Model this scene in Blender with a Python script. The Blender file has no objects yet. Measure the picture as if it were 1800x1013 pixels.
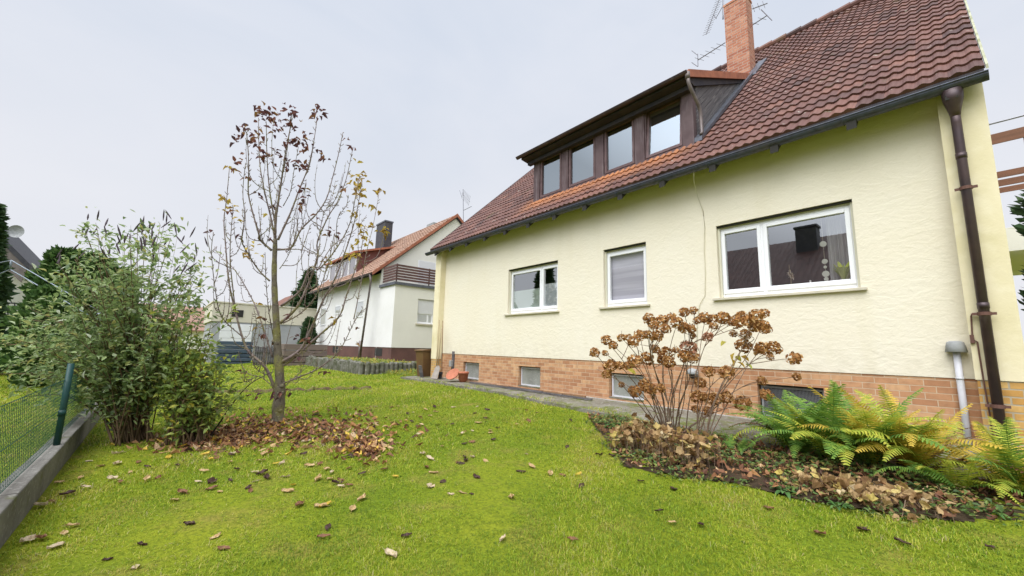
import bpy, math, random
import numpy as np
from mathutils import Vector, Matrix
random.seed(7); rng = np.random.default_rng(7)
S = bpy.context.scene
COL = S.collection
rad = math.radians
# ------------------------------------------------------------------ camera model
CAM = np.array([0.0, -7.5, 1.5]); FPX = 714.0
yaw, pit, rol = rad(49.55), rad(8.49), rad(1.48)
FW = np.array([-math.sin(yaw)*math.cos(pit), math.cos(yaw)*math.cos(pit), math.sin(pit)])
_r = np.array([math.cos(yaw), math.sin(yaw), 0.0]); _u = np.cross(_r, FW)
RT = _r*math.cos(rol)+_u*math.sin(rol); UP = _u*math.cos(rol)-_r*math.sin(rol)
def ray(px, py): return (px-900)*RT-(py-506.5)*UP+FPX*FW
def atY(px, py, y): d = ray(px, py); return CAM+d*((y-CAM[1])/d[1])
def atX(px, py, x): d = ray(px, py); return CAM+d*((x-CAM[0])/d[0])
def atD(px, py, dep): return CAM+ray(px, py)*(dep/FPX)
def terr(x, y):
    z = np.interp(y, [-60, -8.2, -5.6, -3, -1.2, 0, 20, 60], [0, 0, .13, .28, .35, .40, .6, .6])
    return z
def ground(px, py):
    d = ray(px, py); t = np.linspace(.0015, .06, 6000); p = CAM+np.outer(t, d)
    k = int(np.argmax(p[:, 2] < terr(p[:, 0], p[:, 1]))); return p[k]

# ------------------------------------------------------------------ materials
def nd(nt, t, **kw):
    n = nt.nodes.new(t)
    for k, v in kw.items():
        if k.startswith('i_'): n.inputs[k[2:].replace('_', ' ')].default_value = v
        else: setattr(n, k, v)
    return n
def rgba(c): return (c[0], c[1], c[2], 1.0)
def newmat(name):
    m = bpy.data.materials.new(name); m.use_nodes = True
    nt = m.node_tree; b = nt.nodes['Principled BSDF']; return m, nt, b
def noise(nt, vec, scale, detail=4, rough=.55, dist=0.0):
    n = nd(nt, 'ShaderNodeTexNoise'); n.inputs['Scale'].default_value = scale; n.inputs['Detail'].default_value = detail
    n.inputs['Roughness'].default_value = rough; n.inputs['Distortion'].default_value = dist
    nt.links.new(vec, n.inputs['Vector']); return n.outputs['Fac']
def maprange(nt, fac, a, b, c=0.0, d=1.0):
    n = nd(nt, 'ShaderNodeMapRange'); n.inputs[1].default_value = a; n.inputs[2].default_value = b
    n.inputs[3].default_value = c; n.inputs[4].default_value = d
    nt.links.new(fac, n.inputs[0]); return n.outputs[0]
def mixc(nt, fac, a, b, blend='MIX'):
    n = nd(nt, 'ShaderNodeMix', data_type='RGBA', blend_type=blend)
    if hasattr(fac, 'links'): nt.links.new(fac, n.inputs[0])
    else: n.inputs[0].default_value = fac
    for i, s in ((6, a), (7, b)):
        if hasattr(s, 'links'): nt.links.new(s, n.inputs[i])
        else: n.inputs[i].default_value = rgba(s)
    return n.outputs[2]
def bump(nt, b, h, strength=.3, dist=.01, prev=None):
    n = nd(nt, 'ShaderNodeBump'); n.inputs['Strength'].default_value = strength; n.inputs['Distance'].default_value = dist
    nt.links.new(h, n.inputs['Height'])
    if prev: nt.links.new(prev, n.inputs['Normal'])
    nt.links.new(n.outputs['Normal'], b.inputs['Normal']); return n.outputs['Normal']
def coords(nt): return nd(nt, 'ShaderNodeNewGeometry').outputs['Position']
def mat(name, base, rough=.8, layers=(), bumps=(), spec=.3, metal=0.0):
    """layers: (scale, colour, lo, hi[, stretch]); bumps: (scale, strength, dist)"""
    m, nt, b = newmat(name); P = coords(nt); c = base
    b.inputs['Roughness'].default_value = rough; b.inputs['Specular IOR Level'].default_value = spec; b.inputs['Metallic'].default_value = metal
    for L in layers:
        vec = P
        if len(L) > 4:
            mp = nd(nt, 'ShaderNodeMapping'); mp.inputs['Scale'].default_value = L[4]; nt.links.new(P, mp.inputs['Vector']); vec = mp.outputs[0]
        c = mixc(nt, maprange(nt, noise(nt, vec, L[0]), L[2], L[3]), c, L[1])
    if hasattr(c, 'links'): nt.links.new(c, b.inputs['Base Color'])
    else: b.inputs['Base Color'].default_value = rgba(c)
    prev = None
    for B in bumps:
        vec = P
        if len(B) > 3:
            mp = nd(nt, 'ShaderNodeMapping'); mp.inputs['Scale'].default_value = B[3]; nt.links.new(P, mp.inputs['Vector']); vec = mp.outputs[0]
        prev = bump(nt, b, noise(nt, vec, B[0], 5, .6), B[1], B[2], prev)
    return m
def leafmat(name, stops, rough=.6, trans=.3, spec=.3):
    """colour by each face's own random value"""
    m, nt, b = newmat(name)
    a = nd(nt, 'ShaderNodeAttribute', attribute_name='rnd')
    r = nd(nt, 'ShaderNodeValToRGB'); e = r.color_ramp.elements
    while len(e) < len(stops): e.new(.5)
    for k, (p, c) in enumerate(stops): e[k].position = p; e[k].color = rgba(c)
    nt.links.new(a.outputs['Fac'], r.inputs[0])
    P = coords(nt); c = mixc(nt, maprange(nt, noise(nt, P, 60, 2), .35, .7, 0, .35), r.outputs[0], (.05, .045, .02), 'MIX')
    nt.links.new(c, b.inputs['Base Color']); b.inputs['Roughness'].default_value = rough; b.inputs['Specular IOR Level'].default_value = spec
    if trans:
        t = nd(nt, 'ShaderNodeBsdfTranslucent'); nt.links.new(r.outputs[0], t.inputs[0])
        x = nd(nt, 'ShaderNodeMixShader'); x.inputs[0].default_value = trans
        nt.links.new(b.outputs[0], x.inputs[1]); nt.links.new(t.outputs[0], x.inputs[2])
        nt.links.new(x.outputs[0], nt.nodes['Material Output'].inputs[0])
    return m
def glassmat(name, fac=.3, tint=(.9, .93, .95), wavy=.0):
    m, nt, b = newmat(name); nt.nodes.remove(b)
    g = nd(nt, 'ShaderNodeBsdfGlossy'); g.inputs['Roughness'].default_value = .01; g.inputs['Color'].default_value = rgba(tint)
    t = nd(nt, 'ShaderNodeBsdfTransparent'); t.inputs[0].default_value = (.96, .97, .97, 1)
    f = nd(nt, 'ShaderNodeLayerWeight'); f.inputs[0].default_value = .5      # facing: the same from both sides of the pane
    p5 = nd(nt, 'ShaderNodeMath', operation='POWER'); nt.links.new(f.outputs['Facing'], p5.inputs[0]); p5.inputs[1].default_value = 4.0
    mm = nd(nt, 'ShaderNodeMath', operation='ADD', use_clamp=True); nt.links.new(p5.outputs[0], mm.inputs[0]); mm.inputs[1].default_value = fac
    if wavy:
        P = coords(nt); bp = nd(nt, 'ShaderNodeBump'); bp.inputs['Strength'].default_value = wavy; bp.inputs['Distance'].default_value = .01
        nt.links.new(noise(nt, P, 2.5, 1), bp.inputs['Height']); nt.links.new(bp.outputs[0], g.inputs['Normal'])
    x = nd(nt, 'ShaderNodeMixShader'); nt.links.new(mm.outputs[0], x.inputs[0]); nt.links.new(t.outputs[0], x.inputs[1]); nt.links.new(g.outputs[0], x.inputs[2])
    nt.links.new(x.outputs[0], nt.nodes['Material Output'].inputs[0]); return m
def brickmat(name, c1, c2, c3, mortar, bw, bh, ms, off=.5, stain=None, grime=None):
    m, nt, b = newmat(name); P = coords(nt)
    sp = nd(nt, 'ShaderNodeSeparateXYZ'); nt.links.new(P, sp.inputs[0])
    ad = nd(nt, 'ShaderNodeMath', operation='ADD'); nt.links.new(sp.outputs[0], ad.inputs[0]); nt.links.new(sp.outputs[1], ad.inputs[1])
    cb = nd(nt, 'ShaderNodeCombineXYZ'); nt.links.new(ad.outputs[0], cb.inputs[0]); nt.links.new(sp.outputs[2], cb.inputs[1])
    t = nd(nt, 'ShaderNodeTexBrick', offset=off, offset_frequency=2, squash=1.0)
    t.inputs['Scale'].default_value = 1; t.inputs['Brick Width'].default_value = bw; t.inputs['Row Height'].default_value = bh
    t.inputs['Mortar Size'].default_value = ms; t.inputs['Mortar Smooth'].default_value = .2; t.inputs['Bias'].default_value = 0
    t.inputs['Color1'].default_value = (0, 0, 0, 1); t.inputs['Color2'].default_value = (1, 1, 1, 1); t.inputs['Mortar'].default_value = (.5, .5, .5, 1)
    nt.links.new(cb.outputs[0], t.inputs['Vector'])
    r = nd(nt, 'ShaderNodeValToRGB'); e = r.color_ramp.elements; e[0].color = rgba(c1); e[1].color = rgba(c3); e.new(.5).color = rgba(c2)
    nt.links.new(t.outputs['Color'], r.inputs[0])
    c = mixc(nt, maprange(nt, noise(nt, P, 9, 5), .4, .75, 0, .5), r.outputs[0], tuple(v*.55 for v in c1))
    if stain: c = mixc(nt, maprange(nt, noise(nt, P, 1.3, 3), .5, .75, 0, .6), c, stain)
    c = mixc(nt, t.outputs['Fac'], c, mortar)
    nt.links.new(c, b.inputs['Base Color']); b.inputs['Roughness'].default_value = .85; b.inputs['Specular IOR Level'].default_value = .25
    inv = nd(nt, 'ShaderNodeMath', operation='SUBTRACT'); inv.inputs[0].default_value = 1; nt.links.new(t.outputs['Fac'], inv.inputs[1])
    n1 = bump(nt, b, inv.outputs[0], .6, .008); bump(nt, b, noise(nt, P, 60, 4), .25, .004, n1)
    return m

M = {}
# plaster with trowel marks
def plaster():
    m, nt, b = newmat('cream_plaster'); P = coords(nt)
    c = mixc(nt, maprange(nt, noise(nt, P, .9, 4), .35, .75, 0, .6), (.765, .705, .565), (.79, .745, .63))
    mp = nd(nt, 'ShaderNodeMapping'); mp.inputs['Scale'].default_value = (.8, .8, .12); nt.links.new(P, mp.inputs[0])
    c = mixc(nt, maprange(nt, noise(nt, mp.outputs[0], 3, 5), .56, .8, 0, .2), c, (.60, .53, .33))
    b.inputs['Roughness'].default_value = .9; b.inputs['Specular IOR Level'].default_value = .15
    sp = nd(nt, 'ShaderNodeSeparateXYZ'); nt.links.new(P, sp.inputs[0])
    low = nd(nt, 'ShaderNodeMath', operation='MULTIPLY'); nt.links.new(maprange(nt, sp.outputs[2], 1.75, 1.28), low.inputs[0]); nt.links.new(maprange(nt, noise(nt, P, 6, 5), .42, .68, 0, .32), low.inputs[1])
    c = mixc(nt, low.outputs[0], c, (.50, .45, .33))
    c = mixc(nt, maprange(nt, noise(nt, P, 34, 4), .56, .72, 0, .28), c, (.62, .57, .43)); nt.links.new(c, b.inputs['Base Color'])
    mp2 = nd(nt, 'ShaderNodeMapping'); mp2.inputs['Scale'].default_value = (1, 1, 1.9); mp2.inputs['Rotation'].default_value = (0, .35, 0); nt.links.new(P, mp2.inputs[0])
    n1 = bump(nt, b, noise(nt, mp2.outputs[0], 5.5, 3, .5, 1.2), .30, .022)
    n2 = bump(nt, b, noise(nt, P, 18, 4, .6, .8), .4, .010, n1); bump(nt, b, noise(nt, P, 110, 3), .2, .003, n2)
    return m
M['plaster'] = plaster()
M['pier'] = mat('yellow_pier_plaster', (.76, .68, .47), .9, [(1.2, (.63, .56, .32), .45, .75), (5, (.80, .73, .53), .5, .8)], [(40, .3, .006), (8, .3, .01)], .15)
M['brick'] = brickmat('orange_clinker', (.40, .195, .10), (.53, .285, .15), (.62, .38, .205), (.55, .42, .29), .24, .083, .005, .45, stain=(.45, .22, .115))
M['pierbrick'] = brickmat('yellow_clinker', (.50, .26, .07), (.58, .34, .11), (.64, .42, .16), (.42, .36, .26), .2, .085, .009, .5)
M['chimbrick'] = brickmat('chimney_brick', (.36, .13, .08), (.48, .20, .12), (.56, .29, .19), (.42, .30, .24), .24, .083, .010, .5)
M['white'] = mat('white_upvc', (.83, .84, .86), .35, [(2, (.76, .77, .78), .5, .8)], (), .5)
M['sill'] = mat('sandstone_sill', (.60, .55, .44), .8, [(6, (.50, .46, .36), .45, .7)], [(40, .2, .004)])
M['guide'] = mat('beige_shutter_guide', (.62, .60, .48), .6)
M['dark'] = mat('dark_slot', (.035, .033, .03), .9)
M['brown'] = mat('brown_stained_timber', (.125, .085, .088), .55, [(3, (.08, .05, .052), .4, .7), (10, (.20, .165, .17), .55, .8, (1, 1, .15))], [(20, .25, .004, (1, 1, .1))])
M['sash'] = mat('reddish_sash_timber', (.15, .095, .095), .45, [(6, (.10, .06, .06), .4, .7)])
M['weather'] = mat('weathered_boards', (.14, .13, .135), .8, [(4, (.06, .055, .06), .35, .7, (.3, 1, 2)), (12, (.24, .22, .21), .55, .8, (1, .2, 3))], [(25, .4, .006, (1, .2, 2))])
def cheekmat():
    m, nt, b = newmat('weathered_cheek_boards'); P = coords(nt)
    mp = nd(nt, 'ShaderNodeMapping', vector_type='TEXTURE'); mp.inputs['Rotation'].default_value = (math.atan(.94), 0, 0); mp.inputs['Scale'].default_value = (1, 6, .35); nt.links.new(P, mp.inputs[0])
    c = mixc(nt, maprange(nt, noise(nt, mp.outputs[0], 5), .35, .7), (.15, .14, .145), (.06, .055, .06)); c = mixc(nt, maprange(nt, noise(nt, mp.outputs[0], 14), .58, .75), c, (.34, .33, .32))
    a = nd(nt, 'ShaderNodeAttribute', attribute_name='rnd'); c = mixc(nt, maprange(nt, a.outputs['Fac'], 0, 1, 0, .5), c, (.05, .045, .05))
    nt.links.new(c, b.inputs['Base Color']); b.inputs['Roughness'].default_value = .8; bump(nt, b, noise(nt, mp.outputs[0], 22), .35, .005); return m
M['cheek'] = cheekmat()
M['fascia'] = mat('dark_fascia_timber', (.035, .033, .042), .7, [(5, (.06, .05, .05), .4, .7)])
M['gutter'] = mat('dull_zinc_gutter', (.065, .075, .105), .45, [(3, (.10, .085, .085), .45, .7), (14, (.045, .045, .06), .45, .7)], (), .5, .35)
M['pipe'] = mat('bronzed_copper_pipe', (.085, .055, .055), .42, [(3, (.05, .035, .04), .4, .65), (7, (.17, .13, .13), .6, .8, (1, 1, .3))], (), .5, .4)
M['pipe2'] = mat('dull_lead_pipe', (.20, .165, .155), .5, [(6, (.12, .10, .1), .4, .7)], (), .5, .3)
M['rust'] = mat('rusty_bracket', (.13, .065, .05), .7)
M['zinc'] = mat('zinc_flashing', (.14, .15, .18), .4, [(6, (.09, .095, .11), .4, .7)], (), .5, .4)
M['orangetrim'] = mat('orange_verge_tile', (.40, .15, .085), .8, [(5, (.27, .10, .06), .4, .7), (14, (.2, .15, .12), .6, .8)])
M['greypipe'] = mat('pale_grey_plastic', (.62, .62, .66), .45, [(5, (.48, .49, .50), .5, .75)])
M['capgrey'] = mat('grey_cast_cap', (.34, .35, .35), .6, [(9, (.22, .23, .23), .4, .7)])
M['metal'] = mat('thin_aerial_metal', (.23, .23, .25), .4, (), (), .5, .6)
M['cable'] = mat('beige_cable', (.60, .56, .40), .6)
M['concrete'] = mat('mossy_concrete', (.21, .195, .16), .9, [(2.2, (.14, .125, .09), .4, .7), (3.5, (.12, .14, .028), .50, .66), (18, (.36, .34, .30), .55, .75)], [(14, .5, .02), (70, .3, .004)], .15)
M['kerb'] = mat('grey_kerb_concrete', (.21, .20, .18), .9, [(2, (.13, .12, .105), .4, .7), (4, (.12, .13, .05), .6, .75), (22, (.30, .29, .26), .55, .75)], [(10, .5, .02), (60, .3, .005)], .15)
M['footing'] = mat('pale_footing', (.50, .47, .43), .9, [(5, (.30, .28, .24), .45, .7)], [(20, .4, .01)])
M['soil'] = mat('dark_bed_soil', (.045, .032, .02), .95, [(5, (.085, .06, .035), .4, .7), (9, (.06, .075, .018), .6, .75)], [(18, .8, .04), (60, .6, .01)], .1)
M['glass'] = glassmat('window_glass', .40); M['clearglass'] = glassmat('blind_window_glass', .08)
M['dglass'] = glassmat('dormer_glass', .46, (.78, .87, .92))
M['dark_interior'] = mat('dark_room_tone', (.10, .085, .075), .9)  # dark tone puts the gloom of unlit rooms into the colour
M['terracotta'] = mat('terracotta', (.46, .17, .10), .8, [(8, (.36, .13, .075), .4, .7), (15, (.55, .30, .22), .6, .8)], [(40, .2, .003)])
M['wood'] = mat('weathered_handle_wood', (.42, .33, .20), .7, [(6, (.30, .23, .14), .4, .7, (1, 1, .1))])
M['wood2'] = mat('brown_handle_wood', (.24, .15, .08), .7, [(6, (.17, .10, .06), .4, .7, (1, 1, .1))])
M['shovel'] = mat('dull_aluminium_blade', (.42, .37, .33), .5, [(6, (.30, .26, .22), .4, .7)], (), .5, .2)
M['blackpl'] = mat('black_plastic', (.03, .03, .035), .5)
M['bin'] = mat('brown_bin_plastic', (.15, .085, .035), .5, [(3, (.11, .06, .03), .4, .7)])
M['fence'] = mat('dark_green_coated_wire', (.02, .075, .055), .5)
M['post'] = mat('dark_green_post', (.012, .055, .052), .45, [(8, (.03, .07, .06), .5, .7)])

# roof tile: per tile tone + lichen + copper-orange run-off below the dormer
def tilemat(name, stops, dormer=False, lichen=True):
    m, nt, b = newmat(name); P = coords(nt)
    a = nd(nt, 'ShaderNodeAttribute', attribute_name='rnd'); r = nd(nt, 'ShaderNodeValToRGB'); e = r.color_ramp.elements
    while len(e) < len(stops): e.new(.5)
    for k, (p, c) in enumerate(stops): e[k].position = p; e[k].color = rgba(c)
    nt.links.new(a.outputs['Fac'], r.inputs[0]); c = r.outputs[0]
    c = mixc(nt, maprange(nt, noise(nt, P, 3.5, 5), .48, .72, 0, .5), c, (.07, .042, .036))
    if dormer:
        sp = nd(nt, 'ShaderNodeSeparateXYZ'); nt.links.new(P, sp.inputs[0])
        gx = maprange(nt, sp.outputs[0], -9.0, -8.3); gx2 = maprange(nt, sp.outputs[0], -3.3, -4.0); gy = maprange(nt, sp.outputs[1], -.20, .36)
        k = nd(nt, 'ShaderNodeMath', operation='MULTIPLY'); nt.links.new(gx, k.inputs[0]); nt.links.new(gx2, k.inputs[1])
        k2 = nd(nt, 'ShaderNodeMath', operation='MULTIPLY'); nt.links.new(k.outputs[0], k2.inputs[0]); nt.links.new(gy, k2.inputs[1])
        gz = maprange(nt, sp.outputs[1], .8, .6); k4 = nd(nt, 'ShaderNodeMath', operation='MULTIPLY'); nt.links.new(k2.outputs[0], k4.inputs[0]); nt.links.new(gz, k4.inputs[1]); k2 = k4
        mp = nd(nt, 'ShaderNodeMapping'); mp.inputs['Scale'].default_value = (2.2, .5, .5); nt.links.new(P, mp.inputs[0])
        k3 = nd(nt, 'ShaderNodeMath', operation='MULTIPLY'); nt.links.new(k2.outputs[0], k3.inputs[0]); nt.links.new(maprange(nt, noise(nt, mp.outputs[0], 3, 4), .30, .60, .25, 1.0), k3.inputs[1])
        c = mixc(nt, k3.outputs[0], c, (.46, .19, .075))
    if lichen:
        c = mixc(nt, maprange(nt, noise(nt, P, 7.5, 3), .69, .72), c, (.40, .36, .30))
        c = mixc(nt, maprange(nt, noise(nt, P, 2.1, 4), .62, .74, 0, .55), c, (.10, .095, .035))
    nt.links.new(c, b.inputs['Base Color']); b.inputs['Roughness'].default_value = .62; b.inputs['Specular IOR Level'].default_value = .35
    bump(nt, b, noise(nt, P, 45, 4), .25, .006)
    return m
M['tile'] = tilemat('aged_brown_roof_tile', [(0, (.06, .030, .026)), (.35, (.115, .052, .042)), (.7, (.165, .075, .056)), (1, (.23, .105, .072))], True)
M['tile2'] = tilemat('pale_orange_roof_tile', [(0, (.22, .13, .09)), (.5, (.31, .185, .125)), (1, (.38, .24, .165))])  # orange greyed to put distance haze into the tile colour
M['tile3'] = tilemat('dark_roof_tile', [(0, (.05, .024, .02)), (.5, (.085, .042, .035)), (1, (.12, .06, .05))], False, False)

# ------------------------------------------------------------------ mesh builder
class MB:
    def __init__(s): s.v = []; s.f = []; s.a = []; s.mi = []; s.cur = 0; s.rnd = None
    def face(s, idx, a=None):
        s.f.append(tuple(idx)); s.a.append(a if a is not None else (s.rnd if s.rnd is not None else random.random())); s.mi.append(s.cur)
    def quad(s, *p, a=None):
        n = len(s.v); s.v.extend([tuple(map(float, q)) for q in p]); s.face(range(n, n+len(p)), a); return s
    def box(s, x0, x1, y0, y1, z0, z1):
        n = len(s.v); s.v += [(x, y, z) for z in (z0, z1) for y in (y0, y1) for x in (x0, x1)]
        for q in ((0, 2, 3, 1), (4, 5, 7, 6), (0, 1, 5, 4), (2, 6, 7, 3), (0, 4, 6, 2), (1, 3, 7, 5)): s.face([n+i for i in q])
        return s
    def obox(s, c, ax, h):
        n = len(s.v); c = np.array(c, float); ax = [np.array(a, float)/np.linalg.norm(a) for a in ax]
        for k in (-1, 1):
            for j in (-1, 1):
                for i in (-1, 1): s.v.append(tuple(c+ax[0]*h[0]*i+ax[1]*h[1]*j+ax[2]*h[2]*k))
        for q in ((0, 2, 3, 1), (4, 5, 7, 6), (0, 1, 5, 4), (2, 6, 7, 3), (0, 4, 6, 2), (1, 3, 7, 5)): s.face([n+i for i in q])
        return s
    def tube(s, pts, r, n=6, caps=True, a=None):
        pts = [np.array(p, float) for p in pts]
        if not hasattr(r, '__len__'): r = [r]*len(pts)
        base = len(s.v); t0 = pts[1]-pts[0]; ref = np.array([0, 0, 1.0]) if abs(t0[2]) < .9*np.linalg.norm(t0) else np.array([1.0, 0, 0])
        for i, p in enumerate(pts):
            t = pts[min(i+1, len(pts)-1)]-pts[max(i-1, 0)]; t = t/(np.linalg.norm(t)+1e-9)
            e1 = np.cross(t, ref); e1 /= (np.linalg.norm(e1)+1e-9); e2 = np.cross(t, e1)
            for k in range(n):
                q = 2*math.pi*k/n; s.v.append(tuple(p+r[i]*(math.cos(q)*e1+math.sin(q)*e2)))
        for i in range(len(pts)-1):
            for k in range(n):
                k2 = (k+1) % n; s.face((base+i*n+k, base+i*n+k2, base+(i+1)*n+k2, base+(i+1)*n+k), a)
        if caps:
            s.face([base+k for k in range(n)][::-1], a); s.face([base+(len(pts)-1)*n+k for k in range(n)], a)
        return s
    def lathe(s, prof, n=20, o=(0, 0, 0), ax=None):
        base = len(s.v); o = np.array(o, float)
        E = np.eye(3) if ax is None else ax
        for (r, z) in prof:
            for k in range(n):
                q = 2*math.pi*k/n; s.v.append(tuple(o+E[0]*r*math.cos(q)+E[1]*r*math.sin(q)+E[2]*z))
        for i in range(len(prof)-1):
            for k in range(n):
                k2 = (k+1) % n; s.face((base+i*n+k, base+i*n+k2, base+(i+1)*n+k2, base+(i+1)*n+k))
        return s
    def prism(s, poly, x0, x1, axis=0):
        """poly of (a,b) extruded along axis"""
        n = len(s.v); m = len(poly)
        for x in (x0, x1):
            for (a, b) in poly:
                s.v.append((x, a, b) if axis == 0 else ((a, x, b) if axis == 1 else (a, b, x)))
        s.face([n+i for i in range(m)][::-1]); s.face([n+m+i for i in range(m)])
        for i in range(m):
            j = (i+1) % m; s.face((n+i, n+j, n+m+j, n+m+i))
        return s
    def build(s, name, mats, parent=None, smooth=False, bev=0):
        me = bpy.data.meshes.new(name); me.from_pydata(s.v, [], s.f)
        for m in (mats if isinstance(mats, (list, tuple)) else [mats]): me.materials.append(m)
        at = me.attributes.new('rnd', 'FLOAT', 'FACE'); at.data.foreach_set('value', np.array(s.a, np.float32))
        if any(s.mi): me.polygons.foreach_set('material_index', np.array(s.mi, np.int32))
        if smooth: me.polygons.foreach_set('use_smooth', np.ones(len(s.f), bool))
        me.update()
        o = bpy.data.objects.new(name, me); COL.objects.link(o)
        if parent: attach(o, parent)
        if bev:
            b = o.modifiers.new('bevel', 'BEVEL'); b.width = bev; b.segments = 2; b.limit_method = 'ANGLE'
        return o
def root_of(o):
    v = Vector((0, 0, 0))
    while o: v = v+o.location; o = o.parent
    return v
def attach(o, parent):
    # vertices are written in world space: keep them there
    o.parent = parent; o.location = -root_of(parent)
def npmesh(name, V, F, mats, rnd, parent=None, smooth=False):
    me = bpy.data.meshes.new(name); me.from_pydata(V, [], F)
    for m in (mats if isinstance(mats, (list, tuple)) else [mats]): me.materials.append(m)
    at = me.attributes.new('rnd', 'FLOAT', 'FACE'); at.data.foreach_set('value', np.asarray(rnd, np.float32))
    if smooth: me.polygons.foreach_set('use_smooth', np.ones(len(F), bool))
    me.update(); o = bpy.data.objects.new(name, me); COL.objects.link(o)
    if parent: attach(o, parent)
    return o
def tag(o, label=None, cat=None, group=None, kind=None):
    if label: o['label'] = label
    if cat: o['category'] = cat
    if group: o['group'] = group
    if kind: o['kind'] = kind
    return o
def thing(name, loc, label, cat, group=None):
    o = bpy.data.objects.new(name, None); o.location = Vector([float(v) for v in loc]); o.empty_display_size = .1
    COL.objects.link(o); return tag(o, label, cat, group)

# ------------------------------------------------------------------ camera, world, sun
cd = bpy.data.cameras.new('camera'); cam = bpy.data.objects.new('camera', cd); COL.objects.link(cam); S.camera = cam
cd.sensor_width = 36; cd.lens = FPX/1800*36; cd.clip_end = 2000; cd.clip_start = .05
mw = Matrix.Identity(4)
for i in range(3): mw[i][0] = RT[i]; mw[i][1] = UP[i]; mw[i][2] = -FW[i]; mw[i][3] = CAM[i]
cam.matrix_world = mw
SUN_EL, SUN_AZ = rad(58), rad(162)          # azimuth from +Y clockwise: behind the camera
sd = np.array([math.sin(SUN_AZ)*math.cos(SUN_EL), math.cos(SUN_AZ)*math.cos(SUN_EL), math.sin(SUN_EL)])
W = bpy.data.worlds.new('World'); S.world = W; W.use_nodes = True; nt = W.node_tree
bg = nt.nodes['Background']; bg.inputs['Strength'].default_value = .1
sky = nd(nt, 'ShaderNodeTexSky', sky_type='NISHITA', sun_disc=False, sun_elevation=SUN_EL, sun_rotation=SUN_AZ, dust_density=4.0, air_density=1.0, ozone_density=1.0)
tc = nd(nt, 'ShaderNodeTexCoord').outputs['Generated']
mp = nd(nt, 'ShaderNodeMapping'); mp.inputs['Scale'].default_value = (1, 1, 2.2); nt.links.new(tc, mp.inputs[0])
cl = noise(nt, mp.outputs[0], 1.6, 5, .5, .4)
cc = mixc(nt, maprange(nt, cl, .34, .66), (6.6, 7.3, 8.5), (8.0, 8.35, 9.2))
sz = nd(nt, 'ShaderNodeSeparateXYZ'); nt.links.new(tc, sz.inputs[0])
cc = mixc(nt, maprange(nt, sz.outputs[2], .62, .0, 0, .95), cc, (8.75, 8.75, 9.1))
# brighter cloud where the hidden sun stands
dt = nd(nt, 'ShaderNodeVectorMath', operation='DOT_PRODUCT'); nt.links.new(tc, dt.inputs[0]); dt.inputs[1].default_value = tuple(sd)
gl = maprange(nt, dt.outputs['Value'], .62, 1.0, 1.0, 4.5)
vm = nd(nt, 'ShaderNodeVectorMath', operation='SCALE'); nt.links.new(cc, vm.inputs[0]); nt.links.new(gl, vm.inputs['Scale'])
fin = mixc(nt, .96, sky.outputs[0], vm.outputs[0])
nt.links.new(fin, bg.inputs['Color'])
sl = bpy.data.lights.new('sun', 'SUN'); sl.energy = 2.6; sl.angle = rad(50); sl.color = (1, .96, .90)
so = bpy.data.objects.new('sun', sl); COL.objects.link(so); so.rotation_euler = Vector(tuple(sd)).to_track_quat('Z', 'Y').to_euler()
S.view_settings.view_transform = 'Standard'; S.view_settings.look = 'None'; S.view_settings.exposure = 0.0; S.view_settings.gamma = 1
S.cycles.use_denoising = True; S.cycles.max_bounces = 6; S.cycles.transparent_max_bounces = 12; S.cycles.sample_clamp_indirect = 4
S.cycles.caustics_reflective = False; S.cycles.caustics_refractive = False
# ------------------------------------------------------------------ ground
def inside(poly, x, y):
    poly = np.asarray(poly); x = np.asarray(x); y = np.asarray(y); r = np.zeros(x.shape, bool); n = len(poly)
    for i in range(n):
        x1, y1 = poly[i]; x2, y2 = poly[(i+1) % n]
        c = ((y1 > y) != (y2 > y)); xi = (x2-x1)*(y-y1)/((y2-y1) if y2 != y1 else 1e-9)+x1
        r ^= c & (x < xi)
    return r
KX = np.array([-13.6, -12, -8.57, -5.16, -2.63, -1.0, 1.0]); KY = np.array([-.95, -.93, -.90, -1.30, -1.55, -1.55, -1.55])
def path_edge(x): return np.interp(x, KX, KY)+.03*np.sin(x*2.1)+.02*np.sin(x*5.3)
BED = [(-4.95, -1.38), (-4.7, -1.65), (-3.9, -2.4), (-3.23, -3.03), (-2.71, -3.49), (-2.13, -3.38), (-1.7, -3.14), (-1.14, -3.14), (-.65, -2.99), (-.3, -2.76), (.03, -2.40), (1.0, -1.9), (2.4, -1.6), (2.4, -1.5), (1.0, -1.5), (-1.0, -1.5), (-2.63, -1.5), (-4.0, -1.40)]
def axis(lo, hi, mid, fine, coarse):
    return np.unique(np.concatenate([np.arange(lo, mid[0], coarse), np.arange(mid[0], mid[1], fine), np.arange(mid[1], hi+coarse, coarse)]))
xs = np.unique(np.concatenate([np.arange(-400, -40, 20), np.arange(-40, 6, .4), np.arange(6, 401, 20)]))
ys = np.unique(np.concatenate([np.arange(-400, -40, 20), np.arange(-40, -11, 1.0), np.arange(-11, 2, .3), np.arange(2, 20, 2), np.arange(20, 401, 20)]))
X, Y = np.meshgrid(xs, ys); Z = terr(X, Y)+.015*np.sin(X*1.7+Y)*np.cos(Y*1.3)*(np.abs(X) < 40)
V = np.stack([X.ravel(), Y.ravel(), Z.ravel()], 1); nx, ny = len(xs), len(ys)
I = (np.arange(ny-1)[:, None]*nx+np.arange(nx-1)).ravel(); F = np.stack([I, I+1, I+1+nx, I+nx], 1)
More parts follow.
